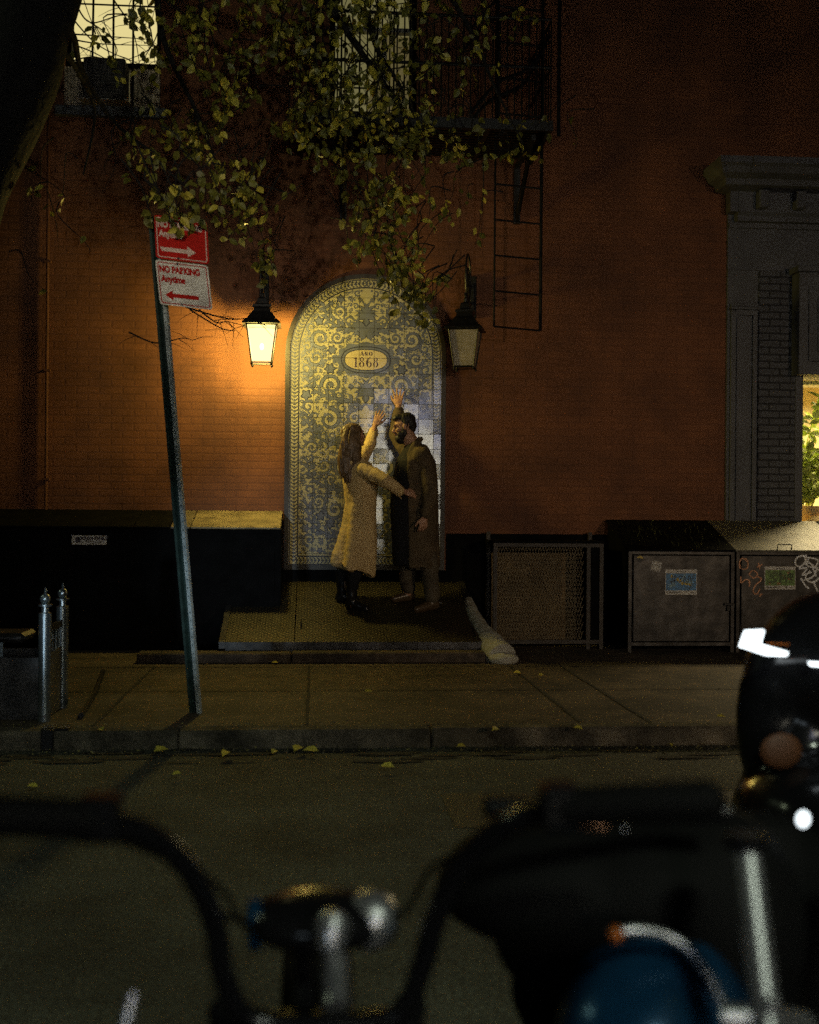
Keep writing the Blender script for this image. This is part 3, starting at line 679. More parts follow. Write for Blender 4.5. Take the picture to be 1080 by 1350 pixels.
b.build('ladder', 'iron', fe)
b = MB(); p = [P(726, 45, 10.35), P(700, 88, 10.35), P(655, 110, 10.35), P(620, 150, 10.35)]
for dy in (0, .45):
    q = catmull([(v.x, v.y+dy, v.z) for v in p], 5); b.tube(q, .016, 6)
    b.tube([(v.x, v.y, v.z+.75) for v in [V((a.x, a.y, a.z)) for a in q]], .012, 6)
b.tube([(xof(733, 10.3), 10.3, zf), (xof(733, 10.3), 10.3, zf+3.5)], .018, 6); b.tube([(xof(652, 10.3), 10.3, zf), (xof(652, 10.3), 10.3, zf+3.5)], .016, 6)
b.build('stair_rails', 'iron', fe)
# ---------------------------------------------------------------- grey shopfront
GB = thing('corner_shop', 'dark grey painted shopfront with cornice and brightly lit window', 'shop building', (XR, WY, ZS))
SY = WY-.03; XE = XR+9
wx0, wx1, wz0, wz1 = xof(1056, SY), xof(1056, SY)+2.6, zof(690), zof(487)
b = MB(); b.box((XR+.001, SY, ZS), (wx0, SY+.35, zof(220))); b.box((wx1, SY, ZS), (XE, SY+.35, zof(220))); b.box((wx0, SY, ZS), (wx1, SY+.35, wz0)); b.box((wx0, SY, wz1), (wx1, SY+.35, zof(220)))
b.mi(0); b.build('wall', 'grey_paint', GB)
MB().box((XR+.001, WY, zof(220)+.003), (XE, WY+.35, 9)).build('upper_wall', 'brick', GB)
# pilaster with sunken panel
px0, px1 = xof(960), xof(995); zt = zof(400)
b = MB(); b.box((px0, SY-.025, ZS), (px0+.045, SY-.001, zt)); b.box((px1-.045, SY-.025, ZS), (px1, SY-.001, zt)); b.box((px0+.045, SY-.025, zt-.05), (px1-.045, SY-.001, zt)); b.box((px0+.06, SY-.014, ZS), (px1-.065, SY-.001, zt-.07))
b.box((px0-.01, SY-.05, zt+.001), (px1+.012, SY-.001, zt+.03)); b.box((px0-.004, SY-.035, zt+.031), (px1+.006, SY-.001, zt+.06)); b.build('pilaster', 'grey_paint', GB, bevel=.004)
MB().box((px1+.012, SY-.02, ZS), (xof(1046), SY-.001, zof(347))).build('brick_pier', 'grey_brick', GB)
MB().box((XR+.005, SY-.012, zof(346)), (XE, SY-.001, zof(344))).box((XR+.005, SY-.03, zof(290)), (XE, SY-.001, zof(283))).build('frieze_moulding', 'grey_paint', GB)
# projecting box above the window
bx0 = xof(1054, 10.75); b = MB(); b.box((bx0, 10.78, wz1-.005), (bx0+3, SY-.001, zof(352))); b.box((bx0-.03, 10.74, zof(352)), (bx0+3.05, SY-.001, zof(344)))
b.box((bx0+.09, 10.765, wz1+.12), (bx0+.12, 10.779, zof(372))); b.box((bx0+.12, 10.765, wz1+.12), (bx0+2.8, 10.779, wz1+.15)); b.box((bx0+.12, 10.765, zof(372)-.03), (bx0+2.8, 10.779, zof(372)))
b.box((bx0+.18, 10.77, wz1+.21), (bx0+2.7, 10.779, zof(385))); b.build('signboard_box', 'grey_paint', GB, bevel=.004)
# cornice
b = MB(); zc0 = zof(283); prof = [(0, zc0), (.10, zc0), (.10, zc0+.05), (.13, zc0+.08), (.13, zc0+.27), (.30, zc0+.29), (.32, zc0+.34), (.42, zc0+.37), (.46, zc0+.42), (.50, zc0+.44), (.50, zc0+.50), (.0, zc0+.58)]
b.prism([(XR+.06-.0, SY-d, z) for d, z in prof], (9, 0, 0)); 
for i, (d, z) in enumerate(prof[4:-1]): pass
b.prism([(XR+.058-d*.55, SY-d*.98-.001, z) for d, z in prof[5:]]+[(XR+.058, SY-.001, prof[5][1])], (.001+.0, 0, 0))
b.rings([[V((XR+.055-d*.6, SY-.001, z)), V((XR+.055-d*.6, SY-d*.97, z)), V((XR+.056, SY-d*.97, z)), V((XR+.056, SY-.001, z))] for d, z in prof[3:]])
b.build('cornice', 'grey_paint', GB)
b = MB()
for i in range(16): x = XR+.22+i*.36; MB().box((x+.001, SY-.24, zc0+.10), (x+.10, SY-.131, zc0+.268)).build('cornice_block', 'grey_paint', GB, bevel=.01)
# window
fr = MB(); fr.box((wx0-.07, SY-.03, ZS), (wx0-.001, SY-.001, wz1+.0)); fr.box((wx0+.001, SY+.03, wz0), (wx0+.03, SY+.09, wz1)); fr.box((wx0, SY+.03, wz0-.04), (wx1, SY+.09, wz0))
sw = fr.build('window', 'grey_paint', GB)
MB().box((wx0+.031, SY+.06, wz0), (wx1, SY+.066, wz1)).build('pane', 'glass', sw)
b = MB(); b.box((wx0-.3, SY+.36, .6), (wx1+.3, SY+.37, .61))
b.quad((wx0-.4, 13.2, .5), (wx1+.4, 13.2, .5), (wx1+.4, 13.2, 3.2), (wx0-.4, 13.2, 3.2)); b.quad((wx0-.4, SY+.351, .5), (wx0-.4, 13.2, .5), (wx0-.4, 13.2, 3.2), (wx0-.4, SY+.351, 3.2)); b.quad((wx1+.4, SY+.351, .5), (wx1+.4, 13.2, .5), (wx1+.4, 13.2, 3.2), (wx1+.4, SY+.351, 3.2)); b.quad((wx0-.4, SY+.351, .5), (wx1+.4, SY+.351, .5), (wx1+.4, 13.2, .5), (wx0-.4, 13.2, .5))
b.build('shop_interior', 'shop_wall', GB)
MB().quad((wx0-.4, SY+.351, 3.2), (wx1+.4, SY+.351, 3.2), (wx1+.4, 13.2, 3.2), (wx0-.4, 13.2, 3.2)).build('shop_ceiling', 'shop_wall', GB)
lt = bpy.data.lights.new('shop_lamp', 'AREA'); lt.energy = 230; lt.color = (1, .80, .42); lt.shape = 'RECTANGLE'; lt.size = 1.2; lt.size_y = .25
lo = bpy.data.objects.new('shop_lamp', lt); link(lo); lo.location = (wx0+.62, 11.62, 2.62)
MB().box((wx0+.0, 11.5, 2.66), (wx0+1.3, 11.75, 2.70)).build('ceiling_fixture', 'white_metal', GB)
# houseplant and cushions inside the window
def leafq(mb, c, d, n_, L, wd, k=0, fold=.25):
    d = d.normalized(); s_ = d.cross(n_).normalized(); n_ = s_.cross(d)
    mb.mi(k); p = [c, c+d*L*.3+s_*wd*.5-n_*0+n_*fold*wd*.5, c+d*L*.7+s_*wd*.38+n_*fold*wd*.3, c+d*L-n_*L*.12, c+d*L*.7-s_*wd*.38+n_*fold*wd*.3, c+d*L*.3-s_*wd*.5+n_*fold*wd*.5, c+d*L*.5]
    i = mb.add(p)
    for q in ((0, 1, 6), (1, 2, 6), (2, 3, 6), (3, 4, 6), (4, 5, 6), (5, 0, 6)): mb.face(*[i+a for a in q])
t = thing('potted_plant', 'leafy green houseplant inside the lit shop window', 'plant', (wx0+.3, 11.45, wz0))
st = MB(); lf = MB(); r3 = random.Random(4)
for k in range(9):
    bx = wx0+.28+r3.uniform(-.05, .05); q = catmull([(bx, 11.45, wz0+.15), (bx+r3.uniform(-.1, .1), 11.4, wz0+.5), (bx+r3.uniform(-.28, .3), 11.35+r3.uniform(-.1, .1), wz0+r3.uniform(.7, 1.4))], 6); st.tube(q, .005, 5)
    for i in range(3, len(q)): 
        for _ in range(3): leafq(lf, q[i], V((r3.uniform(-1, 1), r3.uniform(-.6, .3), r3.uniform(-.6, .6))), V((r3.uniform(-.4, .4), -1, r3.uniform(-.2, .8))), r3.uniform(.09, .16), r3.uniform(.05, .08))
st.build('stem', 'plant_green', t); lf.build('foliage', 'plant_green', t); MB().lathe([(.10, 0), (.14, .18), (.145, .2), (.12, .2), (.11, .17)], (wx0+.3, 11.45, wz0+.0), n=18).build('pot', 'cushion', t)
t = voxel(MB().ball((wx0+.30, 11.30, wz0-.16), (.19, .10, .27), 20).ball((wx0+.56, 11.33, wz0-.1), (.16, .10, .28), 20), .02, 3)
MB().box((wx0-.1, 11.32, .9), (wx0+2.5, 11.7, wz0-.002-.02)).build('window_seat', 'cushion', GB)
tag(meshobj('striped_cushion', t, 'cushion', loc=(wx0+.4, 11.3, wz0-.4), smooth=True), 'pale striped cushion seen low in the lit shop window', 'cushion')
# ---------------------------------------------------------------- cellar hatch and surroundings
hx0, hx1 = xof(313), xof(606); hz0, hz1 = .252, .678; hy0 = 9.7
hatch = thing('cellar_hatch', 'sloping steel cellar hatch of checker plate the couple stands on', 'cellar hatch', (xof(460), 10.3, ZS))
def hzz(y): return hz0+(hz1-hz0)*(y-hy0)/(WY-hy0)
seam = P(392, 767, WY).x
for a, c in ((hx0, seam-.004), (seam+.004, hx1)):
    MB().prism([(a, hy0, hz0), (a, WY-.014, hzz(WY-.014)), (a, WY-.014, hzz(WY-.014)-.012), (a, hy0, hz0-.012)], (c-a, 0, 0)).build('door_leaf', 'plate', hatch)
b = MB()
b.prism([(hx0-.05, hy0-.03, hz0-.05), (hx0-.05, WY-.013, hz1-.05), (hx0-.05, WY-.013, hz1+.008), (hx0-.05, hy0-.03, hz0+.005)], (.049, 0, 0)); b.prism([(hx1+.001, hy0-.03, hz0-.05), (hx1+.001, WY-.013, hz1-.05), (hx1+.001, WY-.013, hz1+.008), (hx1+.001, hy0-.03, hz0+.005)], (.049, 0, 0))
b.box((hx0, hy0-.03, hz0-.05), (hx1, hy0-.002, hz0+.003)); b.box((hx0, hy0, ZS+.06), (hx1, hy0+.02, hz0-.05)); b.build('frame', 'dull_steel', hatch)
# hinge straps and handle
b = MB()
for x in (hx0+.2, hx1-.25): MB().prism([(x, 10.5, hzz(10.5)+.001), (x, 10.95, hzz(10.95)+.001), (x, 10.95, hzz(10.95)+.008), (x, 10.5, hzz(10.5)+.008)], (.04, 0, 0)).build('hinge_strap', 'dull_steel', hatch)
b.tube([(seam+.05, 9.95, hzz(9.95)), (seam+.05, 9.97, hzz(9.97)+.04), (seam+.05, 10.05, hzz(10.05)+.04), (seam+.05, 10.07, hzz(10.07))], .006, 6); b.build('handle', 'dull_steel', hatch)
cx0 = xof(180, 9.5, 870); cx1 = xof(640, 9.5, 870)
b = MB().box((cx0, 9.50, ZS+.001), (xof(384, 9.5, 870)-.004, hy0-.001, ZS+.085)).box((xof(384, 9.5, 870)+.004, 9.50, ZS+.001), (cx1, hy0-.001, ZS+.09)).box((hx0-.04, hy0, ZS+.001), (hx1+.04, WY-.013, ZS+.055))
b.build('concrete_surround', 'concrete', hatch, bevel=.01)
# pale plaster lump beside the hatch: tapers down and forward onto the pavement
a, c = P(622, 808, 10.35), P(662, 868, 9.55)
pts = [P(617, 792, 10.6), P(624, 812, 10.3), P(634, 832, 10.0), P(648, 852, 9.75), P(662, 868, 9.55)]
mb = MB().tube(pts, [.045, .065, .085, .12, .13], 16); mb.ball(P(664, 869, 9.52), (.13, .10, .06), 16)
for p in pts[1:4]: mb.ball((p.x-.02, p.y, p.z-.05), (.06, .12, .08), 14)
for (u_, v_, w_) in ((0, 0, 0),): pass
p = P(630, 830, 10.0); mb.box((p.x-.05, 9.75, ZS-.02), (p.x+.05, 10.5, ZS+.18))
me = voxel(mb, .012, 6, lambda c_, n_: n_*.006*noise.noise(c_*14))
tag(meshobj('plaster_buttress', me, 'pale_concrete', loc=(p.x, 9.9, ZS), smooth=True), 'pale tapering plaster ramp sloping down beside the right edge of the cellar hatch', 'ramp')

# ---------------------------------------------------------------- trash lockers, left
lx0, lx1 = xof(-320, 10.4), xof(374, WY)
def locker(name, label, x0, x1, Yf, ztop, zback, cat='trash locker', group=None, lidmat='black_paint', body='black_paint'):
    t = thing(name, label, cat, ((x0+x1)/2, Yf, ZS), group)
    b = MB(); b.box((x0, Yf, ZS+.05), (x1, WY-.014, ztop-.012)); b.build('cabinet', body, t)
    return t
zA, zBk = zof(697, 10.4), zof(675)
t = thing('trash_locker', 'long black trash locker with sloping lid under the lit lantern', 'trash locker', ((lx0+lx1)/2, 10.4, ZS))
bd = MB().prism([(lx0, 10.42, ZS+.001), (lx0, WY-.014, ZS+.001), (lx0, WY-.014, zBk-.03), (lx0, 10.42, zA-.02)], (lx1-lx0, 0, 0)).build('cabinet', 'black_paint', t)
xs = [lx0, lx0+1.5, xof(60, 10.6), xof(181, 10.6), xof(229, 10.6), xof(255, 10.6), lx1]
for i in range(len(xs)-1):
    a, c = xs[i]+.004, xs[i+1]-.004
    MB().prism([(a, 10.38, zA-.015), (a, WY-.016, zBk-.022), (a, WY-.016, zBk), (a, 10.38, zA+.004)], (c-a, 0, 0)).build('lid', 'lid' if i == 5 else M['lid2'] if i == 4 else 'black_paint', t, bevel=.004, label='weathered yellow-brown lid lit by the lantern' if i == 5 else None)  # lantern light put into the board colours: unlit boards are simply black
b = MB()
for i in range(5): x = lx0+.05+i*(lx1-lx0-.1)/5; MB().box((x+.008, 10.411, ZS+.06), (x+(lx1-lx0-.1)/5-.006, 10.4195, zA-.05)).build('door', 'black_paint', t, bevel=.003)
lab = MB(); p0, p1 = P(95, 718, 10.41), P(141, 706, 10.41); lab.box((p0.x, 10.404, p0.z), (p1.x, 10.4085, p1.z))
lb = lab.build('sign_plate', 'paper', t, label='small white TRASH ONLY sign')
Fl = lambda u, v: V((p0.x+u, 10.4030, p0.z+v)); H_ = p1.z-p0.z; L_ = p1.x-p0.x
wrt = MB(); join(wrt, text_mesh('TRASH ONLY', .044, L_*.60, H_*.66, Fl, bold=.0022)); join(wrt, text_mesh('no household waste', .023, L_*.60, H_*.30, Fl))
n = 16; poly2(wrt, [(L_*.17+.024*cos(2*pi*i/n), H_*.5+.024*sin(2*pi*i/n)) for i in range(n)], Fl); wrt.build('lettering', 'brown', lb)
# ---------------------------------------------------------------- mesh cage, right of the hatch
t = thing('mesh_cage', 'black framed wire mesh cage between the hatch and the steel trash locker', 'cage', (xof(724, 10.45), 10.45, ZS))
mx0, mx1 = xof(652, 10.45), xof(797, 10.45); mz = zof(715, 10.45)
b = MB()
for x in (mx0, mx1-.035, xof(775, 10.45)): b.box((x, 10.45, ZS+.001), (x+.035, 10.485, mz))
b.box((mx0+.036, 10.452, mz-.035), (mx1-.036, 10.484, mz-.001)); b.box((mx0+.036, 10.452, ZS+.05), (mx1-.036, 10.484, ZS+.085)); b.box((mx0, 10.9, ZS+.001), (mx0+.035, 10.93, zof(700))); b.box((mx1-.035, 10.9, ZS+.001), (mx1, 10.93, zof(700)))
b.build('frame', mat('rusty_black_angle', (.05, .04, .03), .6, var=.5, vscale=12), t)
b = MB(); xa, xb = mx0+.036, xof(775, 10.45)-.001; za, zb_ = ZS+.086, mz-.036; px_, pz_ = .026, .040
i = 0; nx = int((xb-xa)/px_); nz_ = int((zb_-za)/pz_)
for r_ in range(nz_):
    for c_ in range(nx):
        x = xa+px_*(c_+.5+.5*(r_ % 2)); z = za+pz_*(r_+.5)
        if x+px_ > xb: continue
        for (dx, dz) in ((px_*.5, pz_), (-px_*.5, pz_)):
            q0 = V((x, 10.462, z-pz_*.5)); q1 = V((x+dx, 10.462, z-pz_*.5+dz)); s_ = V((.0024, 0, 0)); b.quad(q0-s_, q0+s_, q1+s_, q1-s_)
            b.quad(q0-s_+V((0, .004, 0)), q0+s_+V((0, .004, 0)), q1+s_+V((0, .004, 0)), q1-s_+V((0, .004, 0)))
b.build('wire_mesh', mat('dull_wire', (.14, .11, .06), .6, metal=.3), t)
b = MB(); b.box((mx0-.01, 10.43, mz+.001), (mx1+.01, 10.97, mz+.02)); b.build('top', 'black_paint', t)
MB().box((mx0+.036, 10.80, ZS+.05), (xof(772, 10.45), 10.82, zof(728, 10.8))).build('back_panel', mat('brown_board', (.22, .15, .07), .8, var=.4), t)
MB().box((xof(776, 10.45)+.036, 10.47, ZS+.086), (mx1-.036, 10.48, mz-.036)).build('side_plate', 'black_paint', t)  # black sheet standing in for the shaded gap beside the mesh
# ---------------------------------------------------------------- steel trash lockers, right
def steel_locker(name, label, xa, xb, Yf, lidlabel):
    t = thing(name, label, 'trash locker', ((xa+xb)/2, Yf, ZS), 'steel trash lockers under the shopfront')
    zt_, zk = zof(723, Yf), zof(683)
    bd = MB().prism([(xa, Yf+.02, ZS+.06), (xa, WY-.045, ZS+.06), (xa, WY-.045, zk-.03), (xa, Yf+.02, zt_-.02)], (xb-xa, 0, 0)).build('cabinet', 'black_paint', t)
    fr = MB()
    for x in (xa, xb-.03): fr.box((x, Yf, ZS+.001), (x+.03, Yf+.03, zt_-.012))
    fr.box((xa+.031, Yf+.001, ZS+.06), (xb-.031, Yf+.028, ZS+.09)); fr.box((xa+.031, Yf+.001, zt_-.04), (xb-.031, Yf+.028, zt_-.013)); fr.build('frame', 'dull_steel', t)
    d = MB().box((xa+.045, Yf-.002, ZS+.10), (xb-.045, Yf+.018, zt_-.05)).build('door', 'dull_steel', t, bevel=.003)
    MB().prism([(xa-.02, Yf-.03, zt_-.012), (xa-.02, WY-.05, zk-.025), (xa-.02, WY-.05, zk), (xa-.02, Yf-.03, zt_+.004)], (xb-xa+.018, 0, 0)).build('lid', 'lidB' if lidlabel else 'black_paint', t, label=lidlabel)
    for zz in (ZS+.22, zt_-.20): MB().tube([(xa+.040, Yf-.008, zz-.035), (xa+.040, Yf-.008, zz+.035)], .008, 8).box((xa+.048, Yf-.006, zz-.025), (xa+.10, Yf-.0025, zz+.025)).build('hinge', 'dull_steel', t)
    MB().box((xb-.10, Yf-.03, (zt_+ZS)/2-.035), (xb+.0, Yf-.003, (zt_+ZS)/2-.015)).box((xb-.075, Yf-.024, (zt_+ZS)/2-.085), (xb-.045, Yf-.004, (zt_+ZS)/2-.036)).build('latch', 'iron', t, bevel=.003)
    return t, d, zt_, zk
YB = 10.2
xa, xm = xof(830, YB), xof(971, YB); xe = xm+1.06
tA, dA, zt_, zk = steel_locker('trash_locker', 'scuffed steel trash locker with small blue sticker on its door', xa, xm-.01, YB, None)
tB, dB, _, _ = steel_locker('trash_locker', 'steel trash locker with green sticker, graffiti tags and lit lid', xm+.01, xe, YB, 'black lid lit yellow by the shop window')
tC, dC, _, _ = steel_locker('trash_locker', 'steel trash locker at the far right end of the row by the shop', xe+.03, xe+1.1, YB, None)
# scratched tags on the lids
b = MB(); r4 = random.Random(11)
def lidp(x, t_): return V((x, YB-.02+(WY-.07-YB)*t_, zt_+.0075+(zk-zt_)*t_*.985))
for k in range(34):
    x = r4.uniform(xa, xe-.35) if k < 26 else r4.uniform(xa, xm); t_ = r4.uniform(.15, .85); pts = [lidp(x, t_)]
    for _ in range(5): x += r4.uniform(-.01, .05); t_ = min(.95, max(.05, t_+r4.uniform(-.25, .25))); pts.append(lidp(x, t_))
    q = catmull(pts, 4); 
    i0 = len(b.v); wv = .0035
    for p in q: b.v += [p-V((0, wv*.7, 0)), p+V((0, wv*.7, .0005))]
    for i in range(len(q)-1): a = i0+2*i; b.face(a, a+1, a+3, a+2)
b.build('graffiti', mat('faded_tag', (.16, .18, .12), .6), tA, label='faint scribbled tags on the lid')
hx = P(1032, 722, YB).x; hw = .065
MB().tube([(hx-hw, YB-.03, zt_), (hx-hw, YB-.045, zt_+.055), (hx+hw, YB-.045, zt_+.055), (hx+hw, YB-.03, zt_)], .006, 6).build('handle', 'iron', tB)
def FD(px, py): 
    p = P(px, py, YB-.002); return p
def sticker(parent, x0, y0, x1, y1, pm, label, strokes, yel=None):
    a = FD(x0, y1); c = FD(x1, y0); L = c.x-a.x; H = c.z-a.z
    f = lambda o: (lambda u, v: V((a.x+u*L, YB-.0022-o, a.z+v*H)))
    s_ = MB(); poly2(s_, [(0, 0), (1, 0), (1, 1), (0, 1)], f(.0008), 0); poly2(s_, [(.02, .17), (.98, .17), (.98, .85), (.02, .85)], f(.0014), 1)
    for k in range(16):
        cx_, cy_ = r4.uniform(.1, .85), r4.uniform(.25, .75); poly2(s_, [(cx_+r4.uniform(.02, .09)*cos(t), cy_+r4.uniform(.03, .10)*sin(t)) for t in [2*pi*i/7 for i in range(7)]], f(.0018+.00003*k), r4.choice((2, 3, 2)))
    for st_ in strokes:
        q = catmull([(p[0], p[1], 0) for p in st_], 4); ribbon(s_, [(p.x, p.y) for p in q], .011, f(.0026), 4)
    join(s_, text_mesh('PUBLIC NOTICE' if False else 'city harbor', .13, .5, .92, f(.0026), xs=.55), 4)
    for (cx_, cy_, wd) in ((.30, .07, .25), (.32, .11, .28), (.88, .08, .09)): poly2(s_, [(cx_-wd, cy_-.012), (cx_+wd*.6, cy_-.012), (cx_+wd*.6, cy_+.012), (cx_-wd, cy_+.012)], f(.0026), 4)
    return s_.build('sticker', pm, parent, label=label)
sk1 = [[(.22, .75), (.20, .40)], [(.22, .55), (.38, .60)], [(.30, .78), (.28, .35)], [(.40, .72), (.55, .74), (.45, .55), (.56, .50)], [(.58, .40), (.60, .75), (.70, .40), (.74, .78)], [(.78, .75), (.82, .55), (.9, .78)], [(.82, .55), (.76, .2), (.64, .12)]]
mats1 = ['paper', 'blue_print', mat('pale_blue_ink', (.25, .42, .5), .5, var=0), 'yellow_ink', 'ink_black']
sticker(dA, 877, 751, 919, 784, mats1, 'small blue sticker with black scribble', sk1)
mats2 = ['paper', 'green_print', mat('dull_green_ink', (.06, .12, .03), .5, var=0), mat('orange_ink', (.35, .20, .06), .5, var=0), 'ink_black']
sticker(dB, 1008, 747, 1049, 777, mats2, 'small green sticker with black scribble', [[(.15, .7), (.4, .72), (.25, .5), (.4, .4), (.15, .3)], [(.5, .75), (.5, .3)], [(.45, .6), (.6, .65)], [(.65, .7), (.7, .35), (.8, .75), (.85, .4), (.92, .7)], [(.68, .16), (.7, .04), (.74, .17)]])
a = FD(857, 752); sm = MB(); fS = lambda u, v: V((a.x+cos(-.25)*u-sin(-.25)*v, YB-.0032, a.z+sin(-.25)*u+cos(-.25)*v))
poly2(sm, [(0, 0), (.095, 0), (.095, .10), (0, .10)], lambda u, v: fS(u, v)+V((0, .0006, 0)), 0)
join(sm, text_mesh('NEXT', .042, .047, .073, fS, xs=.8, bold=.002), 1); join(sm, text_mesh('DEH', .048, .047, .03, fS, xs=.9, bold=.002), 1); sm.build('sticker', [mat('grey_sticker', (.25, .24, .22), .6), 'paper'], dA, label='small tilted sticker with pale lettering')
c_ = FD(844, 737); sm = MB(); fS = lambda u, v: V((c_.x+u, YB-.003, c_.z+v)); n = 14; poly2(sm, [(.032*cos(2*pi*i/n), .032*sin(2*pi*i/n)) for i in range(n)], fS, 0); poly2(sm, [(.03*cos(pi*i/n), .004+.024*sin(pi*i/n)) for i in range(n)], lambda u, v: fS(u, v)+V((0, -.0006, 0)), 1); sm.build('sticker', ['ink_black', 'yellow_ink'], dA, label='tiny round yellow and black sticker')
def tagline(parent, strokes, wd, m, label):
    g_ = MB(); 
    for i, st_ in enumerate(strokes):
        q = catmull([(p[0], p[1], 0) for p in st_], 5); ribbon(g_, [(p.x, p.y) for p in q], wd*.5, lambda u, v: P(u, v, YB-.0055-.0003*i))
    g_.build('graffiti', m, parent, label=label)
tagline(dB, [[(985, 740), (979, 736), (975, 742), (977, 750), (985, 749), (986, 741), (983, 736)], [(978, 750), (977, 768), (983, 764), (988, 766), (988, 774)], [(992, 752), (988, 757), (994, 762), (999, 757), (994, 752)], [(1000, 742), (1002, 750)], [(998, 748), (1005, 744)], [(999, 760), (1004, 764), (996, 772), (993, 780), (998, 783), (1002, 776)], [(1001, 786), (1005, 783)]], 1.7, 'paint_brown', 'copper coloured looping tag')
tagline(dB, [[(1056, 733), (1050, 736), (1049, 744), (1055, 747), (1062, 740), (1060, 733), (1056, 733)], [(1063, 731), (1062, 745)], [(1053, 750), (1064, 749), (1058, 758), (1070, 754)], [(1064, 735), (1078, 738), (1074, 748), (1064, 745), (1066, 737)], [(1066, 741), (1080, 752)], [(1056, 762), (1062, 772), (1067, 776)], [(1060, 765), (1072, 760), (1078, 748)], [(1072, 766), (1076, 775), (1080, 785), (1080, 796)], [(1068, 752), (1062, 762), (1072, 768), (1082, 760)], [(1070, 744), (1076, 760)]], 2.2, 'paint_white', 'white angular tag')

# ================================================================ across the street, behind the camera
fb = thing('opposite_building', 'plain dark building across the street with a tall lit shop window', 'building', (0, -8, ZS))
fx0, fx1, fz0, fz1 = 1.62, 3.35, 1.1, 4.35
b = MB(); b.box((-14, -8.4, ZS), (fx0, -8, 9)); b.box((fx1, -8.4, ZS), (16, -8, 9)); b.box((fx0, -8.4, ZS), (fx1, -8, fz0)); b.box((fx0, -8.4, fz1), (fx1, -8, 9)); b.build('wall', 'far_wall', fb)
b = MB(); b.box((fx0+.04, -8.2, fz0+.04), (fx1-.04, -8.18, fz1-1.1)); b.build('window', 'far_shop', fb, label='tall lit shop window')  # assumed window and transom, placed to mirror in the glazed tiles
b = MB(); b.box((fx0+.04, -8.2, fz1-1.02), (fx1-.04, -8.18, fz1-.04)); b.build('transom', 'far_blue', fb, label='cool lit transom')
MB().box((-4.3, -7.999, .9), (-2.2, -7.98, 2.7)).build('window', M['far_cool'], fb, label='cool lit shop window'); b = MB(); b.box((fx0, -8.17, fz0), (fx0+.04, -7.98, fz1)); b.box((fx1-.04, -8.17, fz0), (fx1, -7.98, fz1)); b.box((fx0+.04, -8.17, fz1-1.1), (fx1-.04, -7.98, fz1-1.02)); b.box((2.0, -8.17, fz0), (2.05, -7.99, fz1-1.1)); b.build('window_frame', 'black_paint', fb)  # the pane at the left is added unseen, for streaks on posts and chrome
sl = thing('street_lamp', 'shaded street lamp on a black pole across the street', 'street lamp', (7.9, -4.9, ZS))  # assumed lamp: pole, arm and shade added around the wall's spot light
MB().lathe([(.12, 0), (.12, .15), (.06, .2), (.045, 3.7), (.02, 3.72)], (7.9, -4.9, ZS), n=14).build('pole', 'iron', sl)
MB().tube(catmull([(7.9, -4.9, 3.7), (7.8, -4.75, 3.85), (7.6, -4.4, 3.8)], 5), .02, 8).build('arm', 'iron', sl)
MB().rings([[V((7.5, -4.2, 3.3))+V((q*cos(t), -.25*k+.02*k, q*sin(t)+.08*k)) for t in [2*pi*i/16 for i in range(16)]] for k, q in ((.75, .19), (1.4, .14), (2.2, .05))], cap=False).build('shade', 'iron', sl)
# ================================================================ street tree
T = thing('street_tree', 'leaning street tree with drooping yellow-green leaves over the lanterns', 'tree', (P(-185, 905, 8.0).x, 8.0, ZS))
tr = [P(-185, 925, 8.0), P(-165, 800, 8.0), P(-135, 600, 8.0), P(-88, 400, 8.0), P(-38, 250, 8.0), P(22, 110, 8.0), P(58, -20, 8.0), P(85, -160, 8.0), P(105, -320, 8.0)]
tr[0].z = ZS-.05
q = catmull(tr, 5); n = len(q)
def rnoise(p): return noise.noise(V(p)*2.2)*.03+noise.noise(V(p)*7)*.012
mb = MB(); rs = []
for i, p in enumerate(q):
    r = .30-.0012*i*0-.09*i/(n-1)+(.12*(1-i/4) if i < 4 else 0); 
    t_ = (q[min(i+1, n-1)]-q[max(i-1, 0)]).normalized(); u_ = t_.cross(V((0, 1, 0))).normalized(); w_ = t_.cross(u_)
    ring_ = []
    for k in range(22):
        d_ = u_*cos(2*pi*k/22)+w_*sin(2*pi*k/22); ring_.append(p+d_*(r+rnoise(p+d_*.4)))
    rs.append(ring_)
mb.rings(rs); mb.build('trunk', 'bark', T, smooth=80)
limbs = []
def limb(pts, r0, r1, name='limb'):
    q = catmull(pts, 6); n = len(q); m_ = MB().tube(q, [r0+(r1-r0)*i/(n-1) for i in range(n)], 8); limbs.append(q); return m_.build(name, 'bark', T, smooth=80)
limb([P(70, -90, 8), P(160, -170, 8.1), P(300, -150, 8.3), P(430, -90, 8.6), P(560, -60, 8.9), P(680, -20, 9.1)], .11, .025)
limb([P(90, -200, 8), P(220, -330, 7.9), P(400, -330, 8.0), P(560, -260, 8.2), P(700, -200, 8.5)], .10, .03)
limb([P(300, -150, 8.3), P(400, -40, 8.7), P(470, 60, 9.0), P(520, 130, 9.1), P(560, 200, 9.2)], .040, .010)
limb([P(410, -100, 8.6), P(470, -10, 9.2), P(500, 70, 9.4), P(530, 120, 9.5), P(540, 190, 9.5)], .035, .010)
limb([P(160, -170, 8.1), P(200, -60, 8.4), P(215, 50, 8.6), P(260, 150, 8.8), P(290, 230, 8.9)], .035, .008)
limb([P(58, 20, 8), P(95, 45, 8.25), P(108, 92, 8.6), P(150, 160, 9.0), P(200, 200, 9.1)], .030, .008)
limb([P(30, 30, 8), P(78, 62, 8.2), P(104, 97, 8.5), P(125, 150, 8.9), P(110, 230, 9.0)], .028, .006)
limb([P(560, -60, 8.9), P(620, 40, 9.0), P(650, 110, 9.1), P(690, 190, 9.2)], .025, .006)
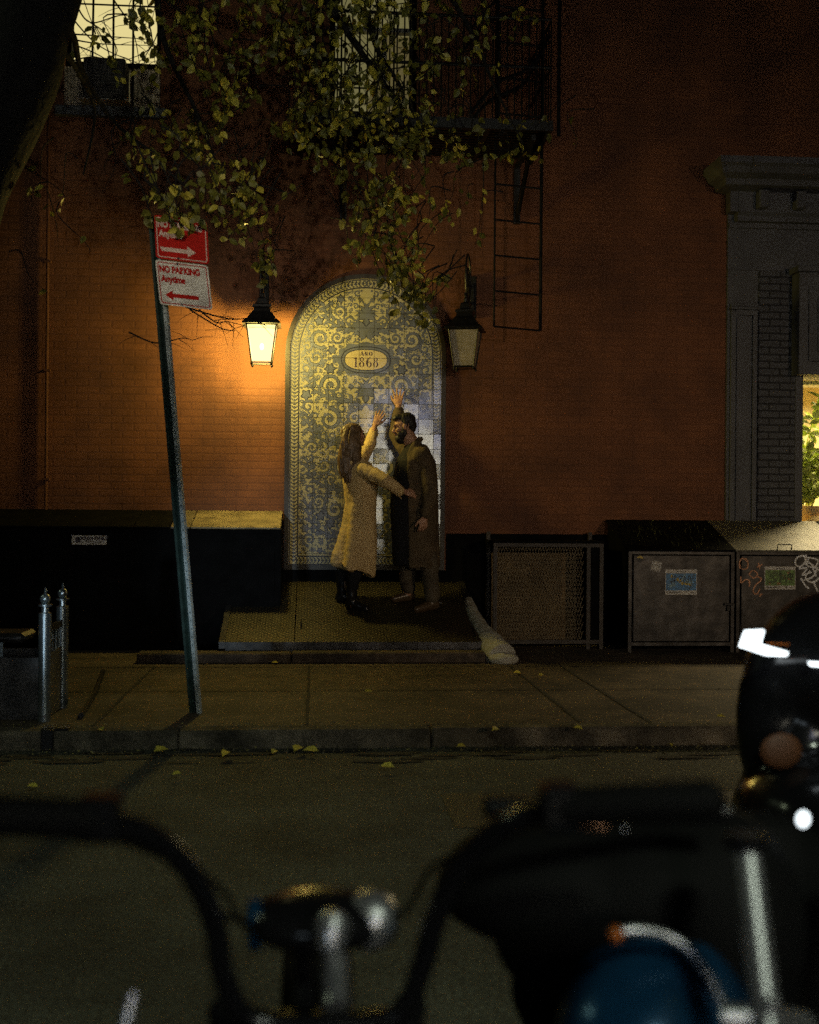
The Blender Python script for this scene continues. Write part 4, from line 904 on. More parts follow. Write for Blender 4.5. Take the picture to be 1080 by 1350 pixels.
# twigs with leaves: (x, y, depth, spread x, spread y, twigs, leaves per twig, from x, from y)
r5 = random.Random(3)
clusters = [
 (440, 20, 8.8, 60, 45, 22, 16), (380, 70, 8.7, 45, 50, 18, 16), (500, 110, 9.0, 45, 55, 18, 14), (450, 160, 8.8, 40, 40, 16, 15), (340, 20, 8.6, 50, 30, 14, 14),
 (570, 60, 9.0, 45, 45, 14, 13), (630, 90, 9.1, 30, 40, 7, 11), (520, 200, 8.9, 40, 30, 13, 14), (450, 215, 8.6, 40, 22, 11, 13), (600, 215, 9.1, 50, 14, 11, 11), (690, 208, 9.2, 40, 10, 7, 9),
 (240, 200, 8.7, 50, 28, 14, 13), (300, 140, 8.7, 35, 40, 13, 13), (190, 225, 8.8, 24, 16, 6, 10), (300, 260, 8.6, 38, 26, 11, 12), (240, 300, 7.0, 26, 12, 9, 12), (215, 290, 6.95, 20, 12, 5, 9), (305, 300, 8.3, 28, 24, 10, 12), (345, 350, 10.2, 13, 20, 7, 9), (348, 378, 10.3, 8, 12, 4, 7),
 (500, 290, 8.9, 34, 34, 17, 14), (480, 330, 9.0, 24, 22, 10, 12), (520, 365, 9.1, 24, 18, 14, 12), (545, 400, 9.2, 17, 15, 13, 12), (560, 420, 9.25, 10, 8, 5, 9), (590, 290, 9.1, 18, 18, 5, 7), (625, 320, 9.1, 10, 10, 2, 6),
 (60, 265, 8.6, 40, 20, 4, 4), (80, 340, 8.6, 50, 30, 3, 3), (140, 270, 8.7, 50, 30, 3, 3), (220, 70, 8.6, 50, 50, 12, 11), (180, 30, 8.5, 25, 35, 7, 10), (140, 60, 8.6, 30, 40, 3, 6), (270, 60, 8.6, 30, 40, 11, 12), (150, 90, 8.5, 20, 25, 3, 6),
 (420, 130, 8.6, 30, 30, 9, 12), (660, 30, 9.1, 30, 30, 5, 9), (500, 20, 9.0, 40, 30, 12, 12), (540, 150, 9.1, 30, 30, 9, 10), (400, 180, 8.6, 50, 24, 9, 12), (740, 190, 9.2, 18, 14, 2, 4)]
tw = MB(); lv = MB(); allq = [p for q in limbs for p in q]
for (cx_, cy_, Y, sx, sy, nt2, nl) in clusters:
    for k in range(nt2):
        e = P(cx_+r5.gauss(0, sx*.55), cy_+r5.gauss(0, sy*.55), Y+r5.uniform(-.35, .35)*(0.3 if Y < 7.3 or Y > 10 else 1))
        a = min(allq, key=lambda p: (p-e-V((0, 0, .5))).length+(2 if p.z < e.z-.05 else 0)) if False else e+V((r5.uniform(-.35, .35), r5.uniform(-.15, .15), r5.uniform(.2, .55)))
        m1 = a*.6+e*.4+V((r5.uniform(-.1, .1), r5.uniform(-.1, .1), r5.uniform(0, .18))); m2 = a*.25+e*.75+V((r5.uniform(-.06, .06), r5.uniform(-.06, .06), r5.uniform(-.02, .10)))
        q = catmull([a, m1, m2, e], 4); n = len(q); tw.tube(q, [.0055-.004*i/(n-1) for i in range(n)], 4, cap=False)
        L = [q[i] for i in range(n)]
        for j in range(int(nl*.62)):
            t_ = r5.uniform(.35, 1) if (a-e).length < .9 else r5.uniform(.72, 1); f_ = t_*(n-1); i = min(int(f_), n-2); p = L[i]+(L[i+1]-L[i])*(f_-i)+V((r5.gauss(0, .02), r5.gauss(0, .02), r5.gauss(0, .02)))
            d = V((r5.gauss(0, .6), r5.gauss(0, .6), -abs(r5.gauss(.7, .4)))); nn = V((r5.gauss(0, .7), -1+r5.gauss(0, .5), r5.gauss(0, .5)))
            s_ = r5.uniform(.048, .092); leafq(lv, p, d, nn, s_, s_*r5.uniform(.5, .72), 0 if r5.random() < .68 else 1, r5.uniform(-.2, .4))
# bare twigs below the sign
for pts in ([(245, 405), (300, 420), (335, 418), (372, 408)], [(250, 408), (290, 432), (310, 436)], [(262, 408), (285, 425), (300, 424), (325, 430)], [(330, 418), (352, 430)], [(170, 438), (205, 452), (240, 446), (255, 449)], [(85, 10), (130, 60), (200, 90)], [(100, 60), (125, 70), (165, 92)], [(150, 0), (175, 40), (185, 90)], [(190, 10), (200, 60), (165, 80)], [(100, 5), (120, 30), (165, 20), (200, 40)], [(95, 45), (140, 48), (200, 52)], [(95, 52), (135, 58), (205, 60)], [(90, 82), (120, 75), (150, 80)], [(450, 30), (500, 90), (540, 160)], [(460, 20), (480, 80), (520, 120)]):
    Y0 = 8.9 if pts[0][1] > 200 else 9.0
    tw_ = tw; tw = MB(); q = catmull([P(x, y, Y0) for x, y in pts], 6); n = len(q); tw.tube(q, [.007-.005*i/(n-1) for i in range(n)], 5)
    for i in range(2, n, 3):
        d = V((r5.uniform(-1, 1), r5.uniform(-.3, .3), r5.uniform(-.7, .4))).normalized(); tw.tube([q[i], q[i]+d*.08, q[i]+d*.17+V((0, 0, -.02))], [.003, .002, .001], 4)
        if r5.random() < .12 and pts[0][1] < 200: leafq(lv, q[i]+d*.17, V((d.x, 0, -.6)), V((0, -1, .2)), .065, .042, 0)
    tw.build('branch', 'bark', T); tw = tw_
cr = lv.build('crown', ['leaf_a', 'leaf_b'], T); tw.build('twigs', 'bark', cr)

# ---------------------------------------------------------------- leaning sign post
sp = thing('sign_post', 'leaning green steel sign post by the kerb carrying the parking signs', 'sign post', (P(258, 938, 7.2).x, 7.2, ZS))
b0 = P(257, 940, 7.2); b1 = P(202, 285, 7.1); b0.z = ZS-.02; ax = (b1-b0).normalized(); xv = V((cos(-.5), sin(-.5), 0)); xv = (xv-ax*xv.dot(ax)).normalized(); yv = ax.cross(xv)
def pp(u, v, h): return b0+ax*h+xv*u+yv*v
HL = (b1-b0).length
# U-channel: web with holes faces right, flanges behind
Wd = .028; parts = MB(); prof = [(-.036, .0), (-.022, 0), (-.018, .028), (.018, .028), (.024, 0), (.042, 0), (.042, -.004), (.021, -.004), (.015, .024), (-.015, .024), (-.019, -.004), (-.036, -.004)]
g = MB(); g.rings([[pp(u, v, h) for u, v in prof] for h in (0, HL)]); g.build('channel', 'green_post', sp)
g = MB(); n = 60
for k in range(n):                         # worn perforated strip on the front flange, a real strip with holes between its rungs
    h0 = .01+(HL-.02)*k/n; h1 = h0+(HL-.02)/n; hm = (h0+h1)/2; w0, w1 = .021, .045
    g.quad(pp(w0, -.008, h0), pp(w0+.008, -.008, h0), pp(w0+.008, -.008, h1), pp(w0, -.008, h1)); g.quad(pp(w1-.008, -.008, h0), pp(w1, -.008, h0), pp(w1, -.008, h1), pp(w1-.008, -.008, h1))
    g.quad(pp(w0+.008, -.008, h0), pp(w1-.008, -.008, h0), pp(w1-.008, -.008, hm-.004), pp(w0+.008, -.008, hm-.004)); g.quad(pp(w0+.008, -.008, hm+.004), pp(w1-.008, -.008, hm+.004), pp(w1-.008, -.008, h1), pp(w0+.008, -.008, h1))
    for (u0, u1) in ((w0, w1),): pass
g.quad(pp(.045, -.008, .01), pp(.045, .016, .01), pp(.045, .016, HL-.01), pp(.045, -.008, HL-.01)); g.build('perforated_strip', 'perf_post', sp, label='worn pale perforated face of the post')
def signframe(tl, tr_, bl, Y, off=0):
    A = P(*bl, Y); B = P(*tl, Y); C_ = P(*tr_, Y); U = C_-B; Wv = B-A; W_ = U.length; H_ = Wv.length
    U = U.normalized(); Wv = Wv.normalized(); N = U.cross(Wv).normalized()
    return (lambda o: (lambda u, v: A+U*u+Wv*v+N*o)), W_, H_
def rrect(w_, h_, r, o=0, n=5):
    pts = []
    for (cx_, cy_, a0) in ((w_-r-o, r+o, -pi/2), (w_-r-o, h_-r-o, 0), (r+o, h_-r-o, pi/2), (r+o, r+o, pi)):
        pts += [(cx_+r*cos(a0+pi/2*i/n), cy_+r*sin(a0+pi/2*i/n)) for i in range(n+1)]
    return pts
def sign(name, label, tl, tr_, bl, ground, ink, top, arrow_right, Y=7.02):
    fr_, W_, H_ = signframe(tl, tr_, bl, Y); t = thing(name, label, 'street sign', tuple(fr_(0)(W_/2, H_/2)))
    N = fr_(1)(0, 0)-fr_(0)(0, 0)
    MB().prism([fr_(-.0025)(*p) for p in rrect(W_, H_, .018)], N*.0025).build('plate', ground, t)
    g = MB(); o = rrect(W_, H_, .014, .010); i_ = rrect(W_, H_, .011, .0155); n = len(o); i0 = g.add([fr_(.001)(*p) for p in o+i_])
    for i in range(n): j = (i+1) % n; g.face(i0+i, i0+j, i0+n+j, i0+n+i)
    g.build('border', ink, t)
    g = MB(); f = fr_(.0012)
    join(g, text_mesh(top, H_*.20, W_*.06, H_*.80, f, xs=.74, align='LEFT', bold=.0032)); join(g, text_mesh('Anytime', H_*.20, W_*.08, H_*.585, f, xs=.78, align='LEFT', bold=.0030))
    g.build('lettering', ink, t)
    g = MB(); y_ = H_*.23; a_, c_ = (W_*.12, W_*.76); s_ = 1
    if arrow_right: pts = [(a_, y_-.012), (c_-.05, y_-.012), (c_-.05, y_-.032), (c_, y_), (c_-.05, y_+.032), (c_-.05, y_+.012), (a_-.012, y_+.012)]
    else: pts = [(c_, y_-.012), (c_, y_+.012), (a_+.045, y_+.012), (a_+.05, y_+.032), (a_, y_), (a_+.05, y_-.032), (a_+.045, y_-.012)]
    poly2(g, pts, f); g.build('arrow', ink, t)
    for v_ in (.955, .05): MB().ball(f(W_*.42, H_*v_), .007, 8).build('bolt', 'galv', t)
    return t
sign('street_sign', 'red no standing sign half hidden by leaves, above the white sign', (203, 283), (273, 292), (206, 340), 'sign_red', 'pale_red', 'NO STANDING', True)
sign('street_sign', 'dirty white NO PARKING Anytime sign below the red one', (204.5, 342), (274, 350), (211, 401), 'sign_white', 'sign_red', 'NO PARKING', False)

# ---------------------------------------------------------------- tree guard at the left edge
G = thing('tree_guard', 'steel tree guard with ball topped posts around the tree pit', 'tree guard', (P(0, 945, 7.3).x, 7.3, ZS))
pa = P(54, 950, 6.95); gx1 = pa.x+.02; gx0 = gx1-1.3; gy0, gy1 = 6.95, 7.42
def gpost(x, y, zt_):
    r = .037
    g = MB().lathe([(r, 0), (r, zt_-ZS-.10), (r*.6, zt_-ZS-.095), (r*.55, zt_-ZS-.065), (r*1.05, zt_-ZS-.06), (r*1.05, zt_-ZS-.05), (r*.5, zt_-ZS-.045)], (x, y, ZS), n=18)
    o = g.build('post', 'post_steel', G, smooth=30); MB().ball((x, y, zt_-.018), .031, 16).build('ball_cap', 'post_steel', o, smooth=True); MB().lathe([(.005, 0), (.009, .012), (.002, .035)], (x, y, zt_+.012), n=8).build('finial', 'post_steel', o)
zp = P(62, 790, 6.95).z
for x, y in ((gx1, gy0), (gx1, gy1), (gx0, gy0), (gx0, gy1)): gpost(x, y, zp+.02)
b = MB(); b.box((gx0+.03, gy0-.004, ZS+.01), (gx1-.03, gy0+.004, .47)); b.build('side_panel', 'dull_steel', G)
b = MB(); b.box((gx1+.0, gy0+.04, ZS+.01), (gx1+.008, gy0+.24, .48)); b.box((gx1-.001, gy0+.24, ZS+.01), (gx1+.007, gy1-.04, .49)); b.build('side_panel', 'galv', G)
b = MB(); b.box((gx0+.03, gy1-.004, ZS+.01), (gx1-.03, gy1+.004, .47)); b.build('side_panel', 'dull_steel', G)
b = MB()
for (x0, y0, x1, y1) in ((gx1, gy0+.03, gx1, gy1-.03),):
    b.box((x0-.008, y0, .61), (x0+.008, y1, .65))
b.build('rail', 'dull_steel', G)
for k in range(4): y = gy0+.10+k*.09; MB().tube([(gx1, y, .49), (gx1, y, .61)], .008, 8).build('baluster', 'post_steel', G)
tp = thing('planter_bench', 'low dark round-edged bench slab inside the tree guard', 'bench', (gx1-.55, 7.25, ZS))
MB().box((gx1-1.2, 7.05, .545), (P(40, 835, 7.2).x, 7.36, .60)).build('seat', 'dull_steel', tp, bevel=.02)
for x in (P(9, 835, 7.2).x, gx1-1.1): MB().box((x-.008, 7.08, ZS+.001), (x+.008, 7.11, .544)).build('leg', 'post_steel', tp)
# broken pavement edge by the tree pit and an iron bar lying in the crack
b = MB(); p0, p1 = P(130, 872, 8.8), P(106, 950, 7.0); b.tube([(p0.x, 9.0, ZS+.012), (p0.x*.5+p1.x*.5+.02, 8.0, ZS+.016), (p1.x, 7.02, ZS+.02)], .018, 6)
tag(b.build('iron_edging', 'iron', loc=(p1.x, 7.0, ZS)), 'dark iron edging strip lying across the sidewalk beside the tree guard', 'edging')
p = P(62, 975, 6.6); b = MB().box((p.x-.03, 6.585, .0), (p.x+.035, 6.62, .115)).box((p.x-.04, 6.62, .105), (p.x+.11, 6.74, .118))
tag(b.build('kerb_bracket', 'iron', loc=(p.x, 6.6, 0), bevel=.004), 'small dark iron bracket clasping the kerb under the tree guard', 'bracket')

# ---------------------------------------------------------------- fallen leaves one can count
def fallen(px, py, Y, z, big=1.0, green=False):
    p = P(px, py, Y); s_ = r5.uniform(.05, .075)*big; a = r5.uniform(0, 6.3); m_ = MB(); leafq(m_, V((0, 0, 0)), V((cos(a), sin(a), .12)), V((r5.uniform(-.3, .3), -.45, 1)), s_, s_*.6, 0, .5)
    return m_, V((p.x, Y, z))
FL = 'fallen leaves scattered on hatch, sidewalk and gutter'
def on_ground(px, py, z): Y = (CAM.z-z)*FPX/(py-675); return Y
for (px, py, where) in ((320, 819, 'h'), (372, 811, 'h'), (410, 812, 'h'), (447, 825, 'h'), (293, 847, 'h'), (367, 873, 's'), (494, 862, 's'), (658, 963, 's'), (945, 948, 's'), (480, 912, 's'), (136, 961, 's'), (676, 888, 's'), (710, 892, 's'), (755, 962, 's'), (203, 989, 'g'), (305, 991, 'g'), (358, 992, 'g'), (388, 990, 'g'), (420, 990, 'g'), (50, 1033, 'g'), (614, 985, 'g'), (240, 1018, 'g'), (520, 1012, 'g'), (880, 985, 'g')):
    if where == 'h':
        Y = 10.2
        for _ in range(12): Y = (CAM.z-hzz(Y))*FPX/(py-675)
        z = hzz(Y)+.008; lb = 'pale fallen leaf lying on the dark cellar hatch'
        if px == 293: Y = 9.8; z = ZS+.07; lb = 'pale fallen leaf lying at the left end of the hatch curb'; Y = (CAM.z-.19)*FPX/(py-675); z = .19
    elif where == 's': z = ZS+.014; Y = on_ground(px, py, z); lb = 'small yellow leaf fallen on the sidewalk'
    else: z = .032; Y = min(6.5, on_ground(px, py, z)); lb = 'yellow leaf fallen in the street beside the kerb'
    if px == 367: Y = 9.45
    LB = {320: 'pale fallen leaf at the left of the cellar hatch', 372: 'pale fallen leaf on the hatch just left of its middle seam', 410: 'small dull leaf on the hatch just right of its middle seam', 447: 'fallen leaf on the hatch in front of the woman', 367: 'pale leaf at the foot of the concrete curb of the hatch', 494: 'thin leaf at the front edge of the hatch below the couple', 658: 'yellow leaf on the kerb below the pale plaster ramp', 945: 'bright thin leaf on the kerb nearest the black scooter', 480: 'small leaf on bare sidewalk in front of the couple', 136: 'yellow leaf on the kerb beside the iron edging', 676: 'tiny leaf at the toe of the pale plaster ramp', 710: 'tiny leaf in front of the wire mesh cage', 755: 'small leaf on the kerb below the wire mesh cage', 203: 'large yellow leaf in the gutter left of the sign post', 305: 'yellow leaf in the gutter right of the sign post', 50: 'leaf alone on the asphalt below the tree guard', 240: 'leaf on the asphalt below the sign post', 520: 'leaf on the asphalt below the couple', 880: 'leaf in the gutter below the steel trash lockers', 614: 'leaf in the gutter below the pale plaster ramp'}
    lb = LB.get(px, {358: 'middle leaf of three close together in the gutter right of the sign post', 388: 'larger right-hand pair leaf in the gutter below the hatch seam', 420: 'last yellow leaf of the gutter group, below the woman'}.get(px, 'pale leaf on the hatch curb')) if where != 'h' or px in LB else lb
    m_, l_ = fallen(px, py, Y, z, 1.5 if px in (203, 388, 420, 305) else 1)
    o = m_.build('fallen_leaf', 'leaf_y'); o.location = l_; tag(o, lb, 'leaf', FL)

# ================================================================ people
def frame_(f, u):
    f = V(f).normalized(); l = V(u).cross(f).normalized(); u = f.cross(l).normalized(); return f, l, u
def head_blob(mb, c, f, u, s=1.0, male=True):
    "c: centre of the head, f: where the face looks, u: up"
    f, l, u = frame_(f, u); R = Matrix((f, l, u)).transposed()
    def q(a, b_, d): return c+(f*a+l*b_+u*d)*s
    def e(p, r): mb.ball(q(*p), [k*s for k in r], 16, R)
    e((-.012, 0, .035), (.096, .076, .082)); e((.022, 0, -.005), (.066, .064, .085)); e((.038, 0, -.055), (.050, .050, .045))      # skull, face, jaw
    e((.066, 0, -.092), (.022, .024, .018)); e((.078, 0, .030), (.022, .052, .014))                                            # chin, brow
    mb.tube([q(.084, 0, .020), q(.104, 0, -.014), q(.112, 0, -.026)], [.008*s, .012*s, .014*s], 10); mb.ball(q(.108, 0, -.026), .0145*s, 10); e((.095, .011, -.030), (.010, .008, .007)); e((.095, -.011, -.030), (.010, .008, .007))
    e((.088, 0, -.052), (.012, .022, .007)); e((.086, 0, -.063), (.012, .019, .008))                                            # lips
    for k in (1, -1): e((.062, .035*k, -.018), (.024, .020, .020)); e((.002, .076*k, -.004), (.018, .009, .032)); e((-.006, .080*k, .010), (.016, .008, .018))
    return q, R
def hand_blob(mb, w, d, back, thumb, curl=.25, spread=.16, s=1.0, curls=None):
    "w wrist, d towards the knuckles, back = back of hand, thumb = side on which the thumb lies"
    d = V(d).normalized(); n_ = V(back); n_ = (n_-d*n_.dot(d)).normalized(); t = V(thumb); t = (t-d*t.dot(d)-n_*t.dot(n_)).normalized()
    for i, k in enumerate((.031, .011, -.010, -.030)):
        kn = w+(d*(.088-abs(k-.005)*.18)+t*k)*s; mb.cap_(w+(d*.012+t*k*.55)*s, kn, .0135*s, .0115*s, 8)
        a = (k/.03)*spread; L = (.070, .079, .074, .058)[i]*s; cu = curls[i] if curls else curl*(1+.25*i)
        p = kn; ang = cu*.6
        for seg, fr in enumerate((.46, .30, .24)):
            dd = (d*cos(a)+t*sin(a)); dd = (dd*cos(ang)-n_*sin(ang)).normalized(); e = p+dd*L*fr; r0 = (.0092-.0010*seg)*s; mb.cap_(p, e, r0, r0-.0008*s, 8); p = e; ang += cu
    b_ = w+(d*.026+t*.024)*s; m_ = b_+(d*.034+t*.030-n_*.008)*s; e = m_+(d*.036+t*.014-n_*.006)*s
    mb.cap_(b_, m_, .0135*s, .0108*s, 8); mb.cap_(m_, e, .0105*s, .0085*s, 8); mb.ball(w+d*.045*s, (.03*s, .018*s, .03*s), 10)
def limb_(mb, pts, rs, n=14):
    for (a, c), (r0, r1) in zip(zip(pts, pts[1:]), zip(rs, rs[1:])): mb.cap_(a, c, r0, r1, n)
def foot_blob(mb, ankle, toe, s=1.0, r=.036):
    mb.cap_(ankle, ankle+(toe-ankle)*-.12+V((0, 0, -.03)), r*s, r*.95*s); mb.cap_(ankle+V((0, 0, -.03)), toe, r*.95*s, r*.62*s)
def folds(ax, amp, freq, seed, z0, z1):
    def f(co, n_):
        k = max(0, min(1, (z0-co.z)/(z0-z1))); a = atan2(co.y-ax[1], co.x-ax[0])
        return n_*((amp*k*sin(freq*a+2.2*noise.noise(V((co.z*1.7, seed, a)))))+.007*noise.noise(V((co.x*9, co.y*9, co.z*4+seed)))+.004*noise.noise(co*26)+.010*max(0, .35-abs(noise.noise(V((co.x*7+seed, co.y*7, co.z*3.2)))))-.003)
    return f
def ell_loft(mb, rows, n=30):
    "rows: (centre, half length along X', half length along Y', turn)"
    mb.rings([[V(c)+V((cos(a)*rx*cos(t)-sin(a)*ry*sin(t), cos(a)*rx*sin(t)+sin(a)*ry*cos(t), 0)) for a in [2*pi*k/n for k in range(n)]] for c, rx, ry, t in rows])
def shell_loft(mb, rows, a0, a1, th, n=26):
    "open cloth shell: arc from a0 to a1 round each row's ellipse, thickness th"
    out = []
    for c, rx, ry, t in rows:
        o = []; q = []
        for k in range(n+1):
            a = a0+(a1-a0)*k/n
            for L_, d in ((o, 0), (q, th)):
                x_, y_ = cos(a)*(rx-d), sin(a)*(ry-d); L_.append(V(c)+V((x_*cos(t)-y_*sin(t), x_*sin(t)+y_*cos(t), 0)))
        out.append(o+q[::-1])
    mb.rings(out)

# ---- the man: faces left, right hand high on the tiles
man = thing('person', 'bearded man in long brown overcoat, one hand raised against the tiles', 'person', (P(550, 800, 10.4).x, 10.4, hzz(10.4)))
hc = P(533, 563, 10.42); fdir = V((-1, -.02, -.20)); B = MB()
q_, Rm = head_blob(B, hc, fdir, V((-.12, 0, 1)), .97)
neck0 = P(546, 591, 10.42); B.cap_(hc+V((.02, 0, -.05)), neck0, .062, .075)
shN = P(557, 603, 10.22); shF = P(541, 600, 10.60); elN = P(568, 650, 10.16); wrN = P(560, 681, 10.14); elF = P(521, 573, 10.80); wrF = P(525.5, 536, 10.925)
B.cap_(shN, shF, .075, .075); B.cap_(P(548, 618, 10.41), P(550, 660, 10.41), .135, .12); B.cap_(P(548, 620, 10.34), P(549, 655, 10.34), .11, .10); B.cap_(P(548, 620, 10.50), P(549, 655, 10.50), .11, .10); B.cap_(P(550, 660, 10.36), P(550, 695, 10.36), .115, .12); B.cap_(P(550, 660, 10.48), P(550, 695, 10.48), .115, .12)
limb_(B, [shN, elN, wrN], [.052, .042, .028]); limb_(B, [shF, elF, wrF], [.052, .042, .028])
hipN, knN, anN = P(556, 700, 10.33), P(566, 748, 10.30), P(570, 791, 10.36); hipF, knF, anF = P(545, 700, 10.50), P(537, 746, 10.50), P(538, 784, 10.56)
limb_(B, [hipN, knN, anN], [.085, .060, .042]); limb_(B, [hipF, knF, anF], [.085, .060, .042])
zsN = hzz(10.36); toeN = V((P(549, 803, 10.30).x, 10.29, hzz(10.29)+.030)); toeF = V((P(519, 790, 10.54).x, 10.52, hzz(10.52)+.030))
foot_blob(B, V((anN.x, anN.y, zsN+.075)), toeN); foot_blob(B, V((anF.x, anF.y, hzz(10.56)+.075)), toeF)
hand_blob(B, wrF, V((.02, .06, 1)), V((-.1, -1, .1)), V((-1, 0, 0)), curl=.04, spread=.30, s=1.06)
hand_blob(B, wrN, V((-.15, -.03, -1)), V((.35, -1, 0)), V((-1, -.2, 0)), curl=.45, spread=.08, s=1.0)
me = voxel(B, .0052, 3); meshobj('body', me, 'skin', man, smooth=True)
for k in (1, -1): MB().ball(q_(.083, .031*k, .006), .0085, 10).build('eye', 'eye', man, smooth=True)
MB().ball(q_(.096, 0, -.055), (.007, .018, .008), 10, Rm).build('lips', 'lip', man, smooth=True)
# hair swept over the forehead, beard
h = MB(); s_ = .97
def he(p, r): h.ball(q_(*p), [k*s_ for k in r], 16, Rm)
he((-.030, 0, .058), (.092, .084, .074)); he((-.062, 0, .010), (.058, .076, .066)); he((.036, 0, .094), (.062, .064, .030)); he((.074, .012, .088), (.022, .045, .016)); he((-.07, 0, -.03), (.035, .062, .035))
for k in (1, -1): he((-.012, .073*k, .028), (.018, .014, .045))
hair = voxel(h, .007, 2, lambda c, n_: n_*.006*noise.noise(V((c.x*60, c.y*60, c.z*30)))); meshobj('hair', hair, 'hair_dark', man, smooth=True)
h = MB(); he((.060, 0, -.098), (.045, .050, .042)); he((.030, 0, -.080), (.052, .062, .046)); he((.050, 0, -.118), (.038, .044, .034)); he((.078, 0, -.105), (.024, .034, .030)); he((.084, 0, -.044), (.020, .034, .008))
for k in (1, -1): he((.012, .062*k, -.040), (.024, .014, .050)); he((.045, .045*k, -.062), (.035, .018, .034))
beard = voxel(h, .0065, 2, lambda c, n_: n_*.004*noise.noise(c*80)); meshobj('beard', beard, 'hair_dark', man, smooth=True)
for k in (1, -1): h = MB(); h.tube([q_(.090, .018*k, .030), q_(.092, .034*k, .036), q_(.080, .050*k, .030)], [.004, .0055, .003], 6); h.build('eyebrow', 'hair_dark', man)
# dark jumper, trousers
def pr(px, py, Y, rx, ry, t=0): return (P(px, py, Y), rx, ry, t)
J = MB(); ell_loft(J, [pr(545, 583, 10.42, .065, .07), pr(545, 594, 10.42, .10, .14), pr(544, 608, 10.41, .15, .215), pr(541, 640, 10.41, .17, .225), pr(539, 665, 10.41, .165, .20), pr(540, 700, 10.41, .160, .20), pr(542, 745, 10.41, .150, .20)])
limb_(J, [shF, elF*.9+shF*.1], [.07, .06]); J = voxel(J, .012, 5, folds((hc.x, 10.41), .010, 5, 3, neck0.z, 1.0)); meshobj('jumper', J, 'black_cloth', man, smooth=True)
Tm = MB(); limb_(Tm, [hipN, knN, V((anN.x, anN.y, zsN+.11))], [.105, .082, .070]); limb_(Tm, [hipF, knF, V((anF.x, anF.y, hzz(10.56)+.11))], [.105, .082, .068]); Tm.cap_(hipN, hipF, .11, .11)
Tm = voxel(Tm, .011, 4, lambda c, n_: n_*(.010*noise.noise(V((c.x*10, c.y*10, c.z*16))))); meshobj('trousers', Tm, 'trouser', man, smooth=True)
for an, toe in ((V((anN.x, anN.y, zsN+.06)), toeN), (V((anF.x, anF.y, hzz(10.56)+.06)), toeF)):
    F_ = MB(); d = (toe-an); d.z = 0; d.normalize(); F_.cap_(an+V((0, 0, .02)), an-d*.03+V((0, 0, -.018)), .046, .042); F_.cap_(an+V((0, 0, -.015)), toe, .042, .029); F_.cap_(an-d*.03+V((0, 0, -.035)), toe+V((0, 0, -.016)), .030, .022); meshobj('shoe', voxel(F_, .008, 3), 'shoe', man, smooth=True)
# overcoat: open shell plus sleeves and collar
C_ = MB(); tt = -.30
rows = [pr(550, 586, 10.42, .08, .09, tt), pr(550, 595, 10.42, .12, .17, tt), pr(550, 608, 10.41, .165, .24, tt), pr(551, 645, 10.41, .178, .245, tt), pr(552, 680, 10.41, .172, .225, tt), pr(553, 715, 10.41, .168, .225, tt), pr(554, 748, 10.41, .170, .235, tt)]
shell_loft(C_, rows, -1.85, 1.9, .035)
limb_(C_, [shN+V((0, .02, -.01)), elN, wrN+V((.004, 0, .03))], [.082, .068, .052]); limb_(C_, [shF, elF, wrF+V((0, -.004, -.045))], [.084, .066, .050])
C_.cap_(shN+V((0, 0, .004)), shF, .094, .090); C_.cap_(P(547, 600, 10.42), P(546, 592, 10.42), .095, .075)
C_.tube([P(537, 620, 10.24), P(540, 600, 10.27), P(547, 586, 10.33), P(554, 579, 10.42), P(549, 586, 10.52), P(541, 598, 10.57)], [.018, .028, .030, .030, .028, .02], 10)
C_.cap_(P(539, 604, 10.28), P(534, 645, 10.24), .026, .014)
C_ = voxel(C_, .0105, 4, folds((rows[3][0].x, 10.41), .012, 5, 8, neck0.z, .9)); meshobj('overcoat', C_, 'coat_brown', man, smooth=True)
bt = MB(); bt.ball(P(534.5, 668, 10.19), .010, 8); bt.build('button', 'iron', man)

# ---- the woman: back three-quarters to us, turned to the man
wo = thing('person', 'woman in khaki trench coat with long light brown hair reaching for the man', 'person', (P(463, 800, 10.4).x, 10.4, hzz(10.4)))
hc = P(467.5, 574.5, 10.44); B = MB(); fdir = V((1, .42, .18))
q_, Rm = head_blob(B, hc, fdir, V((-.10, 0, 1)), .92); neck0 = P(469, 606, 10.42); B.cap_(hc+V((-.01, 0, -.05)), neck0, .048, .054)
shN = P(481, 620, 10.24); shF = P(472, 612, 10.58); elN = P(508, 634, 10.12); wrN = P(534, 648.5, 10.17); elF = P(488, 585, 10.78); wrF = P(494.5, 561, 10.93)
B.cap_(shN, shF, .060, .060); B.cap_(P(473, 625, 10.42), P(474, 660, 10.42), .12, .10); B.cap_(P(473, 627, 10.34), P(474, 655, 10.36), .09, .08); B.cap_(P(472, 627, 10.50), P(474, 655, 10.48), .09, .08); B.cap_(P(474, 660, 10.37), P(473, 692, 10.37), .085, .095); B.cap_(P(474, 660, 10.47), P(473, 692, 10.47), .085, .095)
limb_(B, [shN, elN, wrN], [.042, .034, .023]); limb_(B, [shF, elF, wrF], [.042, .034, .023])
hipN, knN, anN = P(474, 700, 10.35), P(471, 745, 10.34), P(464, 786, 10.36); hipF, knF, anF = P(470, 700, 10.50), P(459, 745, 10.50), P(451, 782, 10.52)
limb_(B, [hipN, knN, anN], [.08, .052, .036]); limb_(B, [hipF, knF, anF], [.08, .052, .036])
toeN = V((P(483, 800, 10.32).x, 10.31, hzz(10.31)+.026)); toeF = V((P(470, 795, 10.50).x, 10.50, hzz(10.50)+.026))
aN = V((anN.x, anN.y, hzz(10.36)+.07)); aF = V((anF.x, anF.y, hzz(10.52)+.07)); foot_blob(B, aN, toeN, .9); foot_blob(B, aF, toeF, .9)
